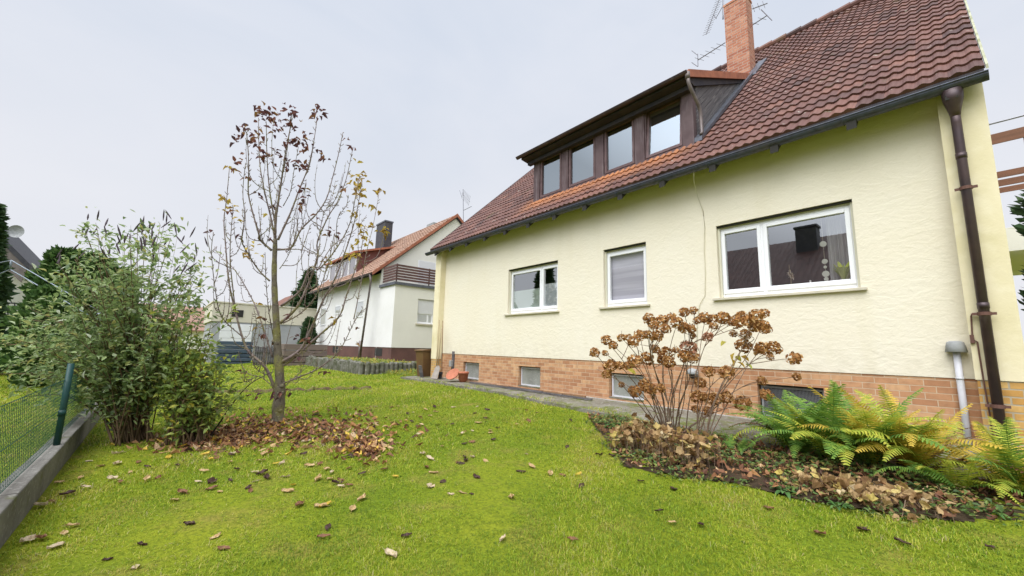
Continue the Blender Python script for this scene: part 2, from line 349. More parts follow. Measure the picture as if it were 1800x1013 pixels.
def lawnmat():
    m, nt, b = newmat('mossy_lawn'); P = coords(nt)
    c = mixc(nt, maprange(nt, noise(nt, P, .8, 5), .35, .65), (.145, .20, .012), (.23, .26, .018))
    c = mixc(nt, maprange(nt, noise(nt, P, 2.3, 5), .5, .72, 0, .8), c, (.25, .20, .05))
    c = mixc(nt, maprange(nt, noise(nt, P, 30, 4), .45, .7, 0, .6), c, (.05, .08, .01))
    nt.links.new(c, b.inputs['Base Color']); b.inputs['Roughness'].default_value = .95; b.inputs['Specular IOR Level'].default_value = .1
    n1 = bump(nt, b, noise(nt, P, 35, 5, .7), .8, .03); bump(nt, b, noise(nt, P, 5, 3), .4, .05, n1); return m
M['lawn'] = lawnmat()
o = npmesh('ground', V, F, M['lawn'], np.zeros(len(F)), smooth=True); tag(o, 'mossy green lawn rising gently towards the house', 'lawn', kind='structure')
# flower bed soil, cut to its outline
st = .05; bx = np.arange(-5.1, 2.5, st); by = np.arange(-3.6, -1.3, st); BX, BY = np.meshgrid(bx, by)
jit = rng.normal(0, .012, BX.shape)
BZ = terr(BX, BY)+.010+jit*.5; msk = inside(BED, BX+st/2, BY+st/2)
V = np.stack([BX.ravel(), BY.ravel(), BZ.ravel()], 1); idx = np.argwhere(msk[:-1, :-1]); I = idx[:, 0]*len(bx)+idx[:, 1]
F = np.stack([I, I+1, I+1+len(bx), I+len(bx)], 1)
o = npmesh('flower_bed', V, F, M['soil'], np.zeros(len(F)), smooth=True); tag(o, 'dark soil flower bed along the concrete path', 'flower bed', kind='structure')
# concrete path along the wall
mb = MB(); px = np.arange(-13.6, 1.01, .3)
for i in range(len(px)-1):
    a, b_ = px[i], px[i+1]; ya, yb = path_edge(a), path_edge(b_); za, zb = terr(0, ya)+.065, terr(0, yb)+.065; zw = .455
    ja, jb = .01*math.sin(a*7), .01*math.sin(b_*7)
    mb.quad((a, ya, za+ja), (b_, yb, zb+jb), (b_, .03, zw), (a, .03, zw)); mb.quad((a, ya-.01, za-.16), (b_, yb-.01, zb-.16), (b_, yb, zb+jb), (a, ya, za+ja))
a = px[0]; mb.quad((a, .03, .1), (a, path_edge(a), .1), (a, path_edge(a), terr(0, path_edge(a))+.065), (a, .03, .455))
o = mb.build('path', M['concrete']); tag(o, 'mossy concrete path along the foot of the house wall', 'path', kind='structure')

# ------------------------------------------------------------------ grass blades (uncountable: one object)
def blades(name, P, h, w, mat_, lean=.5, rnd=None):
    n = len(P); a = rng.uniform(0, 2*np.pi, n); d = np.stack([np.cos(a), np.sin(a), np.zeros(n)], 1); s = np.stack([-np.sin(a), np.cos(a), np.zeros(n)], 1)
    L = rng.uniform(.1, 1, n)[:, None]*lean*h[:, None]; up = np.array([0, 0, 1.0]); W_ = w[:, None]
    b0 = P-s*W_/2; b1 = P+s*W_/2; mid = P+up*h[:, None]*.6+d*L*.35; m0 = mid-s*W_*.38; m1 = mid+s*W_*.38; tip = P+up*h[:, None]*(1-.35*lean*rng.uniform(0, 1, n)[:, None])+d*L*1.1
    V = np.stack([b0, b1, m0, m1, tip], 1).reshape(-1, 3); k = np.arange(n)[:, None]*5
    F = np.concatenate([k+np.array([0, 1, 3]), k+np.array([0, 3, 2]), k+np.array([2, 3, 4])], 1).reshape(-1, 3)
    r = np.repeat(rnd if rnd is not None else rng.random(n), 3)
    return npmesh(name, V, F, mat_, r)
M['grass'] = leafmat('grass_blade', [(0, (.09, .165, .012)), (.35, (.225, .355, .02)), (.62, (.40, .485, .03)), (.85, (.60, .53, .09)), (1, (.56, .48, .24))], .55, .35, .3)
N = 560000; r_ = 1.6*np.exp(rng.uniform(0, 1, N)*math.log(30/1.6)); th = rng.uniform(-1.0, 1.0, N)
fw2 = math.atan2(FW[1], FW[0]); gx = CAM[0]+r_*np.cos(fw2+th); gy = CAM[1]+r_*np.sin(fw2+th)
onp = (gy < path_edge(gx)+np.where(gx > -6.5, .62, .30)*rng.random(N)**2.5*(.5+.5*np.sin(gx*2.7+1)))
ok = onp | (gx < -13.7); ok &= (~inside(BED, gx, gy+.05) | (~inside(BED, gx, gy+.26) & (rng.random(N) < .7))) & ~((gy < -8.16) & (gy > -8.42)) & (gy < 4) & ~((gx > -13.0) & (gy > -.2)) & (gx < 3)
ok &= ~((gx < -15.8) & (gy > -1.5))
gx, gy, r_ = gx[ok], gy[ok], r_[ok]
pat = np.sin(gx*1.9+1.3*np.sin(gy*1.1))*np.sin(gy*2.3+gx*.7)+.6*np.sin(gx*4.3+gy*3.1+1)
tuft = np.sin(gx*17+2*np.sin(gy*9))*np.sin(gy*19+1.7*np.sin(gx*11)); tone = np.clip(.45+.17*pat+.10*np.sin(gx*.55+1.2)*np.sin(gy*.8+gx*.3)+.13*tuft+rng.normal(0, .23, len(gx)), 0, 1)
h = (rng.uniform(.012, .038, len(gx)))*(1+.25*pat+.35*tuft)*np.clip(r_/6, 1, 2.0); w = .0034*np.clip(r_/3.2, .8, 7)
o = blades('grass', np.stack([gx, gy, terr(gx, gy)-.004+np.where((gy > path_edge(gx)) & (gx > -13.6), .066, 0)], 1), np.clip(h, .010, .07), w, M['grass'], 1.5, tone); tag(o, 'short yellow green mossy grass of the lawn', 'grass', kind='stuff')

# ------------------------------------------------------------------ kerb wall and chain link fence
mb = MB(); x = -15.0
while x < 1.5:
    mb.box(x+.004, x+1.0-.004, -8.36, -8.19, -.3, .30+.004*math.sin(x*3)); x += 1.0
o = mb.build('garden_kerb', M['kerb'], bev=.012); tag(o, 'low weathered grey concrete kerb wall under the wire fence', 'kerb wall')
fe = thing('wire_fence', (-8, -8.28, .3), 'green chain link fence on the low concrete kerb', 'fence')
mb = MB(); zt, zb, yf = 1.02, .33, -8.28; sp = .062; hgt = zt-zb
for k in range(int(15/sp)+12):
    x0 = -14.6+k*sp
    mb.tube([(x0, yf, zb), (x0-hgt*.9, yf+.004, zt)], .0015, 3, False); mb.tube([(x0-hgt*.9, yf-.004, zb), (x0, yf, zt)], .0015, 3, False)
mb.build('mesh_panel', M['fence'], fe)
for z in (zt, (zt+zb)/2, zb):
    mb = MB(); mb.tube([(-15.2, yf, z), (-8, yf, z-.006), (.2, yf, z)], .0035, 4); mb.build('tension_wire', M['fence'], fe)
for xpost in (-6.95, -10.0, -13.0, -3.6):
    mb = MB(); mb.tube([(xpost, yf+.03, .28), (xpost+.01, yf+.03, 1.2)], .03, 10); mb.box(xpost-.02, xpost+.05, yf-.0, yf+.06, .62, .68); mb.build('post', M['post'], fe, True)

# ------------------------------------------------------------------ the house
HX0, HX1 = -12.85, .249; WX0, WX1 = -12.49, -.147; SL = .94; EY, EZ = -.46, 4.95; RY = 6.5; RZ = EZ+SL*(RY-EY)
def roofz(y): return EZ+SL*(y-EY)
house = thing('house', (-6.3, 0, .4), 'cream plastered house with brown tiled roof, long dormer and orange brick base', 'house')
WINS = {'big': (-3.07, -1.12, 2.49, 3.82), 'mid': (-5.59, -4.50, 2.48, 3.80), 'left': (-8.97, -7.01, 2.48, 3.78)}
BAS = [(-11.14, -10.27), (-8.45, -7.60), (-5.48, -4.63), (-2.55, -1.66)]; BZ0, BZ1 = .53, 1.04; PL = 1.28
def holed(mb, x0, x1, z0, z1, holes, y, dep):
    xs = sorted({x0, x1, *[h[0] for h in holes], *[h[1] for h in holes]}); zs = sorted({z0, z1, *[h[2] for h in holes], *[h[3] for h in holes]})
    for i in range(len(xs)-1):
        for j in range(len(zs)-1):
            cx, cz = (xs[i]+xs[i+1])/2, (zs[j]+zs[j+1])/2
            if any(h[0] < cx < h[1] and h[2] < cz < h[3] for h in holes): continue
            mb.quad((xs[i], y, zs[j]), (xs[i+1], y, zs[j]), (xs[i+1], y, zs[j+1]), (xs[i], y, zs[j+1]))
    for a, b, c, d in holes:
        Y2 = y+dep
        mb.quad((a, y, c), (a, Y2, c), (a, Y2, d), (a, y, d)); mb.quad((b, y, c), (b, y, d), (b, Y2, d), (b, Y2, c))
        mb.quad((a, y, d), (b, y, d), (b, Y2, d), (a, Y2, d)); mb.quad((a, y, c), (b, y, c), (b, Y2, c), (a, Y2, c))
mb = MB(); holed(mb, WX0-.01, WX1+.01, PL, 5.33, list(WINS.values()), 0.0, .17)
zt = 5.33
for x, s in ((HX0, -1), (HX1, 1)):      # gable ends
    mb.quad((x, -.2, PL), (x, 13.2, PL), (x, 13.2, roofz(-.2)-.12), (x, RY, RZ-.12), (x, -.2, roofz(-.2)-.12))
mb.quad((HX0, 13.2, 0), (HX1, 13.2, 0), (HX1, 13.2, 5.1), (HX0, 13.2, 5.1))
mb.build('wall', M['plaster'], house)
for a, b in ((HX0, WX0), (WX1, HX1)):
    mb = MB()
    mb.quad((a, -.21, PL if a > -5 else 1.08), (b, -.21, PL if a > -5 else 1.08), (b, -.21, roofz(-.21)-.13), (a, -.21, roofz(-.21)-.13))
    zb = PL if a > -5 else 1.08
    mb.quad((b, -.21, zb), (b, .0, zb), (b, 0, 5.25), (b, -.21, roofz(-.21)-.13)); mb.quad((a, -.21, zb), (a, 0.0, zb), (a, 0, 5.25), (a, -.21, roofz(-.21)-.13))
    mb.quad((a, -.21, zb), (b, -.21, zb), (b, 0, zb), (a, 0, zb)); mb.build('pier', M['pier'], house)
for a, b in ((HX0+.012, WX0-.012), (WX1+.012, HX1-.012)):
    mb = MB(); mb.box(a, b, -.198, .05, .2, (PL if a > -5 else 1.08)-.003); mb.build('pier_base', M['pierbrick'], house)
mb = MB(); holed(mb, WX0-.012, WX1+.012, .42, PL-.002, [(a, b, BZ0, BZ1) for a, b in BAS], .012, .13)
mb.quad((WX0, .012, PL-.002), (WX1, .012, PL-.002), (WX1, .03, PL-.002), (WX0, .03, PL-.002))
for x in (HX0+.01, HX1-.01): mb.quad((x, -.1, .1), (x, 13.2, .1), (x, 13.2, PL), (x, -.1, PL))
mb.build('plinth', M['brick'], house)
mb = MB(); mb.box(-12.3, -.2, -.012, .06, .36, .47); mb.build('footing', M['footing'], house)
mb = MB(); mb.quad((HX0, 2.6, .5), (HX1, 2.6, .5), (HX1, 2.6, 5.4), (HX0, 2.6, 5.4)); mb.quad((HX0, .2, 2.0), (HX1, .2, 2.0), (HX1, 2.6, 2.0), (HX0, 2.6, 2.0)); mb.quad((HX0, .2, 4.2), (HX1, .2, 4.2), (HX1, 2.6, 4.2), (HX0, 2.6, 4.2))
mb.build('dark_interior', M['dark_interior'], house)
# house windows
def frame_rect(mb, x0, x1, z0, z1, y0, y1, t, tb=None):
    tb = tb or t
    mb.box(x0, x0+t, y0, y1, z0, z1); mb.box(x1-t, x1, y0, y1, z0, z1)
    mb.box(x0+t, x1-t, y0, y1, z1-t, z1); mb.box(x0+t, x1-t, y0, y1, z0, z0+tb)
def window(key, mull, sashes):
    x0, x1, z0, z1 = WINS[key]; y0 = .10
    w = MB(); w.box(x0+.002, x1-.002, .085, .168, z1-.055, z1-.002); wo = w.build('window', M['guide'], house)   # shutter box edge: the root part
    mb = MB(); mb.box(x0+.003, x1-.003, .03, .084, z1-.03, z1-.003); mb.build('shutter_slot', M['dark'], wo)  # solid dark box stands in for the shade inside the slot
    for xg in (x0+.003, x1-.038): mb = MB(); mb.box(xg, xg+.035, .06, .10, z0+.003, z1-.033); mb.build('shutter_guide', M['guide'], wo, bev=.004)
    zt_ = z1-.057; mb = MB(); frame_rect(mb, x0+.004, x1-.004, z0+.004, zt_, y0, .166, .055, .085)
    if mull: mb.box(mull-.03, mull+.03, y0+.001, .165, z0+.089, zt_-.055)
    mb.build('frame', M['white'], wo, bev=.004)
    e = [x0+.055]+([mull] if mull else [])+[x1-.055]
    for k in range(len(e)-1):
        a, b = e[k]+(.02 if k else .0), e[k+1]-(.02 if k < len(e)-2 else 0)
        mb = MB(); frame_rect(mb, a, b, z0+.075, zt_-.045, y0-.018, .15, sashes[k], .075); mb.build('sash', M['white'], wo, bev=.006)
        mb = MB(); s = sashes[k]-.004; mb.quad((a+s, .125, z0+.146), (b-s, .125, z0+.146), (b-s, .125, zt_-.045-s), (a+s, .125, zt_-.045-s)); mb.build('pane', M['clearglass' if key == 'mid' else 'glass'], wo)
    mb = MB(); mb.box(x0-.10, x1+.07, -.055, .098, z0-.045, z0-.002); mb.build('sill', M['sill'], wo, bev=.006)
    return wo
mB = float(atY(1342, 450, .10)[0]); mL = float(atY(953, 505, .10)[0])
wbig = window('big', mB, (.055, .06)); wmid = window('mid', None, (.06,)); wleft = window('left', mL, (.055, .05))
M['zebra'] = mat('grey_day_night_blind', (.40, .385, .44), .7, [(2.0, (.50, .48, .54), .4, .6, (.15, .1, 4.5))])
M['pleat'] = mat('pale_green_pleated_blind', (.74, .82, .74), .7, [(60, (.86, .90, .86), .62, .68)])
M['frost'] = mat('frosted_film', (.66, .70, .72), .7, [(9, (.90, .92, .92), .52, .60)])
x0, x1, z0, z1 = WINS['mid']; mb = MB(); mb.box(x0+.08, x1-.08, .185, .20, z0+.1, z1-.1); mb.build('blind', M['zebra'], wmid)
x0, x1, z0, z1 = WINS['left']; mb = MB()
for k in range(18):
    za = z0+.13+k*.03; mb.quad((x0+.09, .15, za), (mL-.05, .15, za), (mL-.05, .165, za+.015), (x0+.09, .165, za+.015)); mb.quad((x0+.09, .165, za+.015), (mL-.05, .165, za+.015), (mL-.05, .15, za+.03), (x0+.09, .15, za+.03))
mb.build('blind', M['pleat'], wleft)
mb = MB(); mb.box(mL+.06, x1-.09, .14, .145, z0+.13, z0+.75); mb.build('frosted_film', M['frost'], wleft)
# basement windows
M['bpane'] = mat('dull_obscured_glass', (.30, .31, .28), .35, [(3, (.22, .22, .20), .4, .7), (30, (.38, .38, .34), .55, .7)], [(40, .4, .004)], .5)
M['grid'] = mat('grey_wire_mesh', (.33, .34, .36), .5, (), (), .5, .4)
for k, (a, b) in enumerate(BAS):
    mb = MB(); frame_rect(mb, a+.03, b-.004, BZ0+.004, BZ1-.03, .09, .14, .03); wo = mb.build('basement_window', M['greypipe'] if k < 3 else M['capgrey'], house)
    mb = MB(); mb.quad((a+.055, .112, BZ0+.03), (b-.03, .112, BZ0+.03), (b-.03, .112, BZ1-.055), (a+.055, .112, BZ1-.055)); mb.build('pane', M['bpane'] if k < 3 else M['dark'], wo)
    mb = MB(); mb.box(a+.003, b-.003, .095, .139, BZ1-.028, BZ1-.003); mb.build('gap_shade', M['dark'], wo)  # solid dark strip paints in the shade above the frame
    if k == 3:
        mb = MB(); g = .018
        for i in range(int((b-a-.1)/g)): mb.tube([(a+.06+i*g, .085, BZ0+.03), (a+.06+i*g, .085, BZ1-.05)], .0022, 3, False)
        for i in range(int(.43/g)): mb.tube([(a+.06, .088, BZ0+.03+i*g), (b-.04, .088, BZ0+.03+i*g)], .0022, 3, False)
        mb.build('mesh_grille', M['grid'], wo)
    mb = MB(); mb.box(a+.01, b-.01, .0, .09, BZ0-.02, BZ0+.003); mb.build('sill', M['concrete'], wo)

# roof
def tiles(name, x0, x1, y0, z0, slope, y1, wave, course, parent, m, amp=.028, lift=.034, tilew=2):
    L = math.hypot(y1-y0, slope*(y1-y0)); c, s = 1/math.hypot(1, slope), slope/math.hypot(1, slope)
    tw = wave*tilew; nt_ = int(round((x1-x0)/tw)); tw = (x1-x0)/nt_; nc = int(math.ceil(L/course)); ns = 6*tilew+1
    u = np.linspace(0, 1, ns); prof = amp*(np.clip(.5+.5*np.cos(2*np.pi*(u*tilew-.5)), 0, 1)**1.25)
    VV = []; FF = []; RR = []; base = 0
    grid = []
    for rr in range(3): grid.append(np.arange(ns)+rr*ns)
    fq = np.array([[rr*ns+k, rr*ns+k+1, (rr+1)*ns+k+1, (rr+1)*ns+k] for rr in range(2) for k in range(ns-1)])
    for k in range(nc):
        for t in range(nt_):
            sa = k*course+rng.normal(0, .005); sb = min((k+1)*course+.03, L); dh = rng.normal(0, .003); tl = rng.normal(0, .004)
            x = x0+(t+u)*tw
            rows = [(sa, prof*0-.004+0*u), (sa, prof+lift+dh+tl*(u-.5)), (sb, prof+.004)]
            for (q, hh) in rows:
                VV.append(np.stack([x, y0+q*c-hh*s, z0+q*s+hh*c], 1))
            FF.append(fq+base); base += 3*ns; RR.append(np.full(len(fq), np.clip(rng.normal(.5, .15), 0, 1)))
    o = npmesh(name, np.concatenate(VV), np.concatenate(FF), m, np.concatenate(RR), parent)
    return o
roof = tiles('roof', HX0, HX1+.03, EY, EZ-.015, SL, RY, .15, .335, house, M['tile'])
mb = MB(); mb.prism([(EY-.01, EZ-.02), (RY, RZ-.02), (13.46, EZ-.02), (13.46, EZ-.12), (RY, RZ-.14), (EY-.01, EZ-.10)], HX0-.0, HX1+.02); mb.build('roof_deck', M['fascia'], roof)
mb = MB(); mb.quad((HX0, RY, RZ+.03), (HX1, RY, RZ+.03), (HX1, 13.6, EZ), (HX0, 13.6, EZ)); mb.build('rear_slope', M['tile3'], roof)
mb = MB()
for k in range(33):
    xa = HX0+k*.398; mb.rnd = random.random()
    mb.tube([(xa, RY, RZ+.02), (xa+.43, RY, RZ+.035)], [.105, .125], 10)
mb.build('ridge_tile', M['tile'], roof)
M['verge'] = mat('pale_mossy_verge', (.42, .42, .30), .9, [(4, (.22, .23, .12), .45, .7)])
mb = MB()
for xv in (HX1+.018,): mb.prism([(EY, EZ-.03), (RY, RZ-.03), (RY, RZ+.035), (EY, EZ+.03)], xv+.018, xv+.04)
mb.build('verge', M['verge'], roof)
mb = MB(); mb.prism([(EY, EZ-.06), (RY, RZ-.06), (RY, RZ+.05), (EY, EZ+.05)], HX0-.03, HX0-.003); mb.build('verge', M['fascia'], roof)
# rafters tails
for k in range(14):
    xr = -12.55+k*.96; mb = MB(); mb.prism([(EY+.0, EZ-.13), (.1, roofz(.1)-.13), (.1, roofz(.1)-.28), (EY+.0, EZ-.27)], xr, xr+.11); mb.build('rafter', M['dark'], house)
# gutter
def gutter(name, x0, x1, yc, zc, r, parent, m):
    mb = MB(); n = 9; ang = [math.pi+math.pi*k/n for k in range(n+1)]
    out = [(yc+r*math.cos(a), zc+r*math.sin(a)) for a in ang]; inn = [(yc+(r-.006)*math.cos(a), zc+(r-.006)*math.sin(a)) for a in ang]
    for P_ in (out, inn):
        for k in range(n): mb.quad((x0, *P_[k]), (x1, *P_[k]), (x1, *P_[k+1]), (x0, *P_[k+1]))
    mb.tube([(x0, yc-r, zc), (x1, yc-r, zc)], .011, 6)
    for x in (x0, x1): mb.v += [(x, *p) for p in out]; mb.face(range(len(mb.v)-len(out), len(mb.v)))
    x = x0+.6
    while x < x1:
        mb.tube([(x, yc+r*1.06*math.cos(a), zc+r*1.06*math.sin(a)) for a in ang], .006, 4); x += 1.92
    return mb.build(name, m, parent, False)
gutter('gutter', -13.18, .30, -.42, 4.875, .082, house, M['gutter'])
# downpipe with funnel
dp = [(-.005, -.40, 4.84), (-.005, -.39, 4.68), (-.005, -.30, 4.52), (-.005, -.29, 4.3), (-.005, -.29, .30)]
mb = MB(); mb.tube([(-.005, -.40, 4.82), (-.005, -.375, 4.70), (-.005, -.33, 4.56), (-.005, -.315, 4.50)], [.10, .092, .056, .047], 12); mb.tube([(-.005, -.325, 4.54), (-.005, -.30, 4.42), (-.005, -.29, 4.30), (-.005, -.29, .32)], .046, 12)
for z in (3.95, 2.1): mb.tube([(-.005, -.29, z), (-.005, -.29, z+.07)], .051, 12)
dpo = mb.build('downpipe', M['pipe'], house, True)
for z in (3.55, 2.02, .98):
    mb = MB(); mb.tube([(-.005, -.29, z), (-.005, -.29, z+.04)], .056, 12); mb.box(-.10, .09, -.30, -.285, z+.005, z+.035); mb.box(-.02, .02, -.27, -.2, z+.005, z+.035); mb.build('bracket', M['rust'], dpo)
mb = MB(); mb.tube([(-.11, -.225, 2.03), (-.125, -.225, 1.75), (-.09, -.23, 1.72), (-.085, -.225, 1.3), (-.075, -.225, .9), (-.075, -.225, .35)], .008, 5); mb.tube([(-.11, -.24, 2.04), (0, -.25, 2.04)], .012, 5); mb.box(-.145, -.11, -.24, -.212, 1.70, 1.80); mb.build('lightning_rod', M['rust'], house)
# vent pipe with cap, wall lamp, cable, meter board
mb = MB(); mb.tube([(-.275, -.045, .36), (-.275, -.05, 1.0), (-.275, -.05, 1.62)], .034, 12); mb.tube([(-.275, -.05, 1.27), (-.275, -.05, 1.29)], .04, 12); vo = mb.build('vent_pipe', M['greypipe'], house, True)
mb = MB(); mb.lathe([(.0, .135), (.05, .133), (.075, .12), (.085, .08), (.098, .0), (.09, -.005), (.07, .0)], 16, (-.275, -.055, 1.60)); mb.build('cap', M['capgrey'], vo, True)
lp = atY(1217, 657, -.1); mb = MB(); mb.lathe([(.0, .10), (.05, .09), (.09, .05), (.115, 0), (.10, -.01)], 18, lp); mb.box(lp[0]-.05, lp[0]+.05, -.03, .012, lp[2]-.06, lp[2]+.08); lo = mb.build('wall_lamp', M['capgrey'], house, True)
mb = MB(); mb.lathe([(.06, 0), (.055, -.05), (.03, -.085), (0, -.09)], 14, lp); mb.build('bulb_glass', M['dark'], lo, True)
cp = [atY(px, py, y) for px, py, y in ((1219, 292, -.5), (1220, 320, -.3), (1226, 345, -.04), (1236, 372, -.015), (1239, 400, -.013), (1238, 440, -.013), (1240, 480, -.014), (1239, 520, -.013), (1230, 535, -.02), (1226, 560, -.02), (1224, 640, -.02))]
mb = MB(); mb.tube(cp, .006, 5); mb.build('cable', M['cable'], house, True)
pa = atY(812, 640, -.02); mb = MB(); mb.box(-11.78, -11.66, -.03, .012, .55, 1.36); mo = mb.build('junction_board', M['weather'], house)
mb = MB(); mb.box(-11.80, -11.69, -.12, -.03, .86, 1.06); mb.build('switch_box', M['capgrey'], mo, bev=.01)

# dormer
DX0, DX1, DY = -8.45, -3.60, .45; DSL = .47; DFY, DFZ = .12, 7.27
def droof(y): return DFZ+DSL*(y-DFY)
DW = [(-8.20, -7.33), (-7.09, -6.15), (-5.90, -5.00), (-4.75, -3.84)]; DZ0, DZ1 = 5.88, 7.10
mb = MB(); mb.box(DX0, DX1, DY+.02, DY+.15, 7.06, 7.24); dorm = mb.build('dormer', M['fascia'], house)
xs_ = [DX0]+[v for p in DW for v in p]+[DX1]
for k in range(0, len(xs_), 2): mb = MB(); mb.box(xs_[k], xs_[k+1], DY, DY+.16, 5.55, 7.058); mb.build('dormer_post', M['brown'], dorm)
mb = MB()
for a, b in DW: mb.box(a+.002, b-.002, DY-.012, DY+.13, DZ0-.12, DZ0-.03)
mb.build('dormer_sill', M['sash'], dorm, bev=.006)
mb = MB(); mb.box(DX0-.15, DX1+.02, .33, .45, 7.0, 7.1)
mb.prism([(DFY+.02, 7.14), (DFY+.02, 7.21), (4.0, droof(4.0)-.06), (4.0, droof(4.0)-.2), (.45, 7.10)], -8.68, -3.55); mb.build('dormer_roof_deck', M['fascia'], dorm)
tiles('dormer_roof', -8.72, -3.53, DFY, DFZ-.03, DSL, 3.85, .15, .335, dorm, M['tile'])
mb = MB(); mb.prism([(DFY, 7.13), (3.85, droof(3.85)-.14), (3.85, droof(3.85)+.035), (DFY, 7.30)], -3.53, -3.50); mb.build('dormer_verge', M['orangetrim'], dorm)
gutter('dormer_gutter', -8.80, -3.50, DFY-.045, 7.225, .06, dorm, M['pipe'])
# cheek boards
for side, xk in ((1, DX1), (-1, DX0)):
    mb = MB(); k = 0; wbd = .17
    while True:
        o0 = -.02+k*wbd; o1 = o0+wbd-.012; zl = lambda y, o: roofz(y)+.05+o
        def ytop(o): return (7.10-DSL*DFY-(EZ-SL*EY+.05+o))/(SL-DSL)
        if ytop(o0) < DY+.14: break
        y1a, y1b = ytop(o0), max(ytop(o1), DY+.14); x = xk+side*(.012 if k else .03)
        mb.rnd = random.random()
        mb.prism([(DY+.14, zl(DY+.14, o0)), (y1a, zl(y1a, o0)), (y1b, zl(y1b, o1)), (DY+.14, min(zl(DY+.14, o1), 7.16))], x-.03 if side > 0 else x, x if side > 0 else x+.03); k += 1
    mb.build('dormer_cheek', M['cheek'], dorm)
mb = MB(); mb.prism([(DY, roofz(DY)+.03), (3.75, roofz(3.75)+.03), (3.75, roofz(3.75)+.12), (DY, roofz(DY)+.12)], DX1+.005, DX1+.16); mb.build('flashing', M['zinc'], dorm)
mb = MB(); mb.box(DX0, DX1, DY-.05, DY-.002, 5.60, 5.785); mb.build('flashing', M['zinc'], dorm)
mb = MB(); q = [(-3.52, .10, 7.18), (-3.51, .10, 7.0), (-3.49, .17, 6.85), (-3.47, .42, 6.62), (-3.47, .50, 6.5), (-3.47, .53, 6.05), (-3.47, .48, 5.98)]
mb.tube(q, .036, 10); mb.tube([(-3.52, .09, 7.22), (-3.52, .10, 7.08)], .05, 10); mb.build('dormer_downpipe', M['pipe2'], dorm, True)
for k, (a, b) in enumerate(DW):
    y0 = DY+.05; z0, z1 = DZ0-.03, DZ1
    mb = MB(); frame_rect(mb, a+.003, b-.003, z0, z1, DY+.03, DY+.12, .03, .035); wo = mb.build('dormer_window', M['brown'], house)
    ang = rad(5) if k == 3 else 0; piv = z0+.05
    def rot(o):
        if ang:
            for v in o.data.vertices:
                dy, dz = v.co.y-(DY+.05), v.co.z-piv; v.co.y = DY+.05+dy*math.cos(ang)+dz*math.sin(ang); v.co.z = piv+dz*math.cos(ang)-dy*math.sin(ang)
    mb = MB(); frame_rect(mb, a+.03, b-.03, z0+.03, z1-.03, DY+.012, DY+.085, .052, .07); so_ = mb.build('sash', M['sash'], wo, bev=.005); rot(so_)
    mb = MB(); mb.quad((a+.078, DY+.06, z0+.096), (b-.078, DY+.06, z0+.096), (b-.078, DY+.06, z1-.078), (a+.078, DY+.06, z1-.078)); rot(mb.build('pane', M['dglass'], wo))
    mb = MB(); mb.quad((a-.05, DY+.15, z0), (b+.05, DY+.15, z0), (b+.05, DY+.15, z1+.05), (a-.05, DY+.15, z1+.05)); mb.build('dark_interior', M['dark_interior'], wo)  # dark sheet just behind the pane stands in for the unlit interior
# chimney
cy0 = 4.0; CX0, CX1 = -4.17, -3.58; cy1 = float(atX(1323, 40, CX1)[1]); cz = float(atY(1272.6, 9.7, cy0)[2])
mb = MB(); mb.box(CX0, CX1, cy0, cy1, 8.4, cz-.06); ch = mb.build('chimney', M['chimbrick'], house)
mb = MB(); mb.box(CX0-.015, CX1+.015, cy0-.015, cy1+.015, cz-.062, cz); mb.build('chimney_top', M['chimbrick'], ch)
mb = MB(); mb.prism([(cy0-.3, roofz(cy0-.3)+.05), (cy1+.25, roofz(cy1+.25)+.05), (cy1+.25, roofz(cy1+.25)+.10), (cy0-.3, roofz(cy0-.3)+.10)], CX1+.004, CX1+.22); mb.build('flashing', M['zinc'], ch)
ya = cy0+.25
def pt(px, py, y=ya): return atY(px, py, y)
def yagi(boom, n, el, dirv, extra=()):
    a, b = pt(*boom[0]), pt(*boom[1]); mb = MB(); mb.tube([a, b], .014, 5); d = np.array(dirv, float); d /= np.linalg.norm(d)
    for k in range(n):
        c = a+(b-a)*((k+.3)/n); mb.tube([c-d*el, c+d*el], .006, 4)
    for s in extra: mb.tube([pt(*s[0]), pt(*s[1])], .012, 4)
    return mb.build('aerial', M['metal'], ch)
mb = MB(); mb.tube([pt(1271, 34), pt(1271, 14), pt(1272, -30)], .02, 6); mb.build('aerial_mast', M['metal'], ch)
yagi(((1241, 61), (1266, -6)), 15, .11, (1, .2, .08), (((1258, 33), (1270, 12)), ((1254, 24), (1259, 33))))
yagi(((1226.5, 106), (1275, 75)), 5, .16, (.75, .2, -.62), (((1226.5, 95), (1227, 117)), ((1216, 89), (1226, 97)), ((1216, 110), (1226, 117))))
yagi(((1323, 44), (1349, 27)), 2, .12, (.75, .2, -.62), (((1338, 17), (1349, 28)), ((1349, 28), (1357, 36))))
yagi(((1322, 16), (1349, 6)), 3, .16, (-.2, .2, .9))
# shutter-less things in the big window are separate things (below)
# ------------------------------------------------------------------ things standing in the big window
zs_ = 2.49+.02
M['curtain'] = mat('grey_white_curtain', (.62, .62, .60), .9, [(3, (.45, .46, .45), .4, .7, (8, 1, .3))])
M['leafy'] = leafmat('houseplant_leaf', [(0, (.30, .42, .06)), (.5, (.62, .72, .14)), (1, (.85, .88, .35))], .4, .3)
M['petal'] = leafmat('pale_petal', [(0, (.75, .6, .42)), (1, (.85, .78, .68))], .6, .3)
M['candle'] = mat('white_wax', (.85, .82, .75), .5)
M['shell'] = mat('pale_shell_disc', (.72, .72, .62), .4)
M['pot_white'] = mat('white_ceramic', (.75, .75, .75), .3)
M['stemg'] = mat('green_stem', (.10, .15, .035), .6)
zi = 2.49
mb = MB(); mb.box(-3.07, -1.12, .17, .52, 2.40, zi+.075); mb.build('inner_sill', M['white'], wbig, bev=.01)
zi += .078
mb = MB(); n = 40; xa, xb = -1.52, -1.16
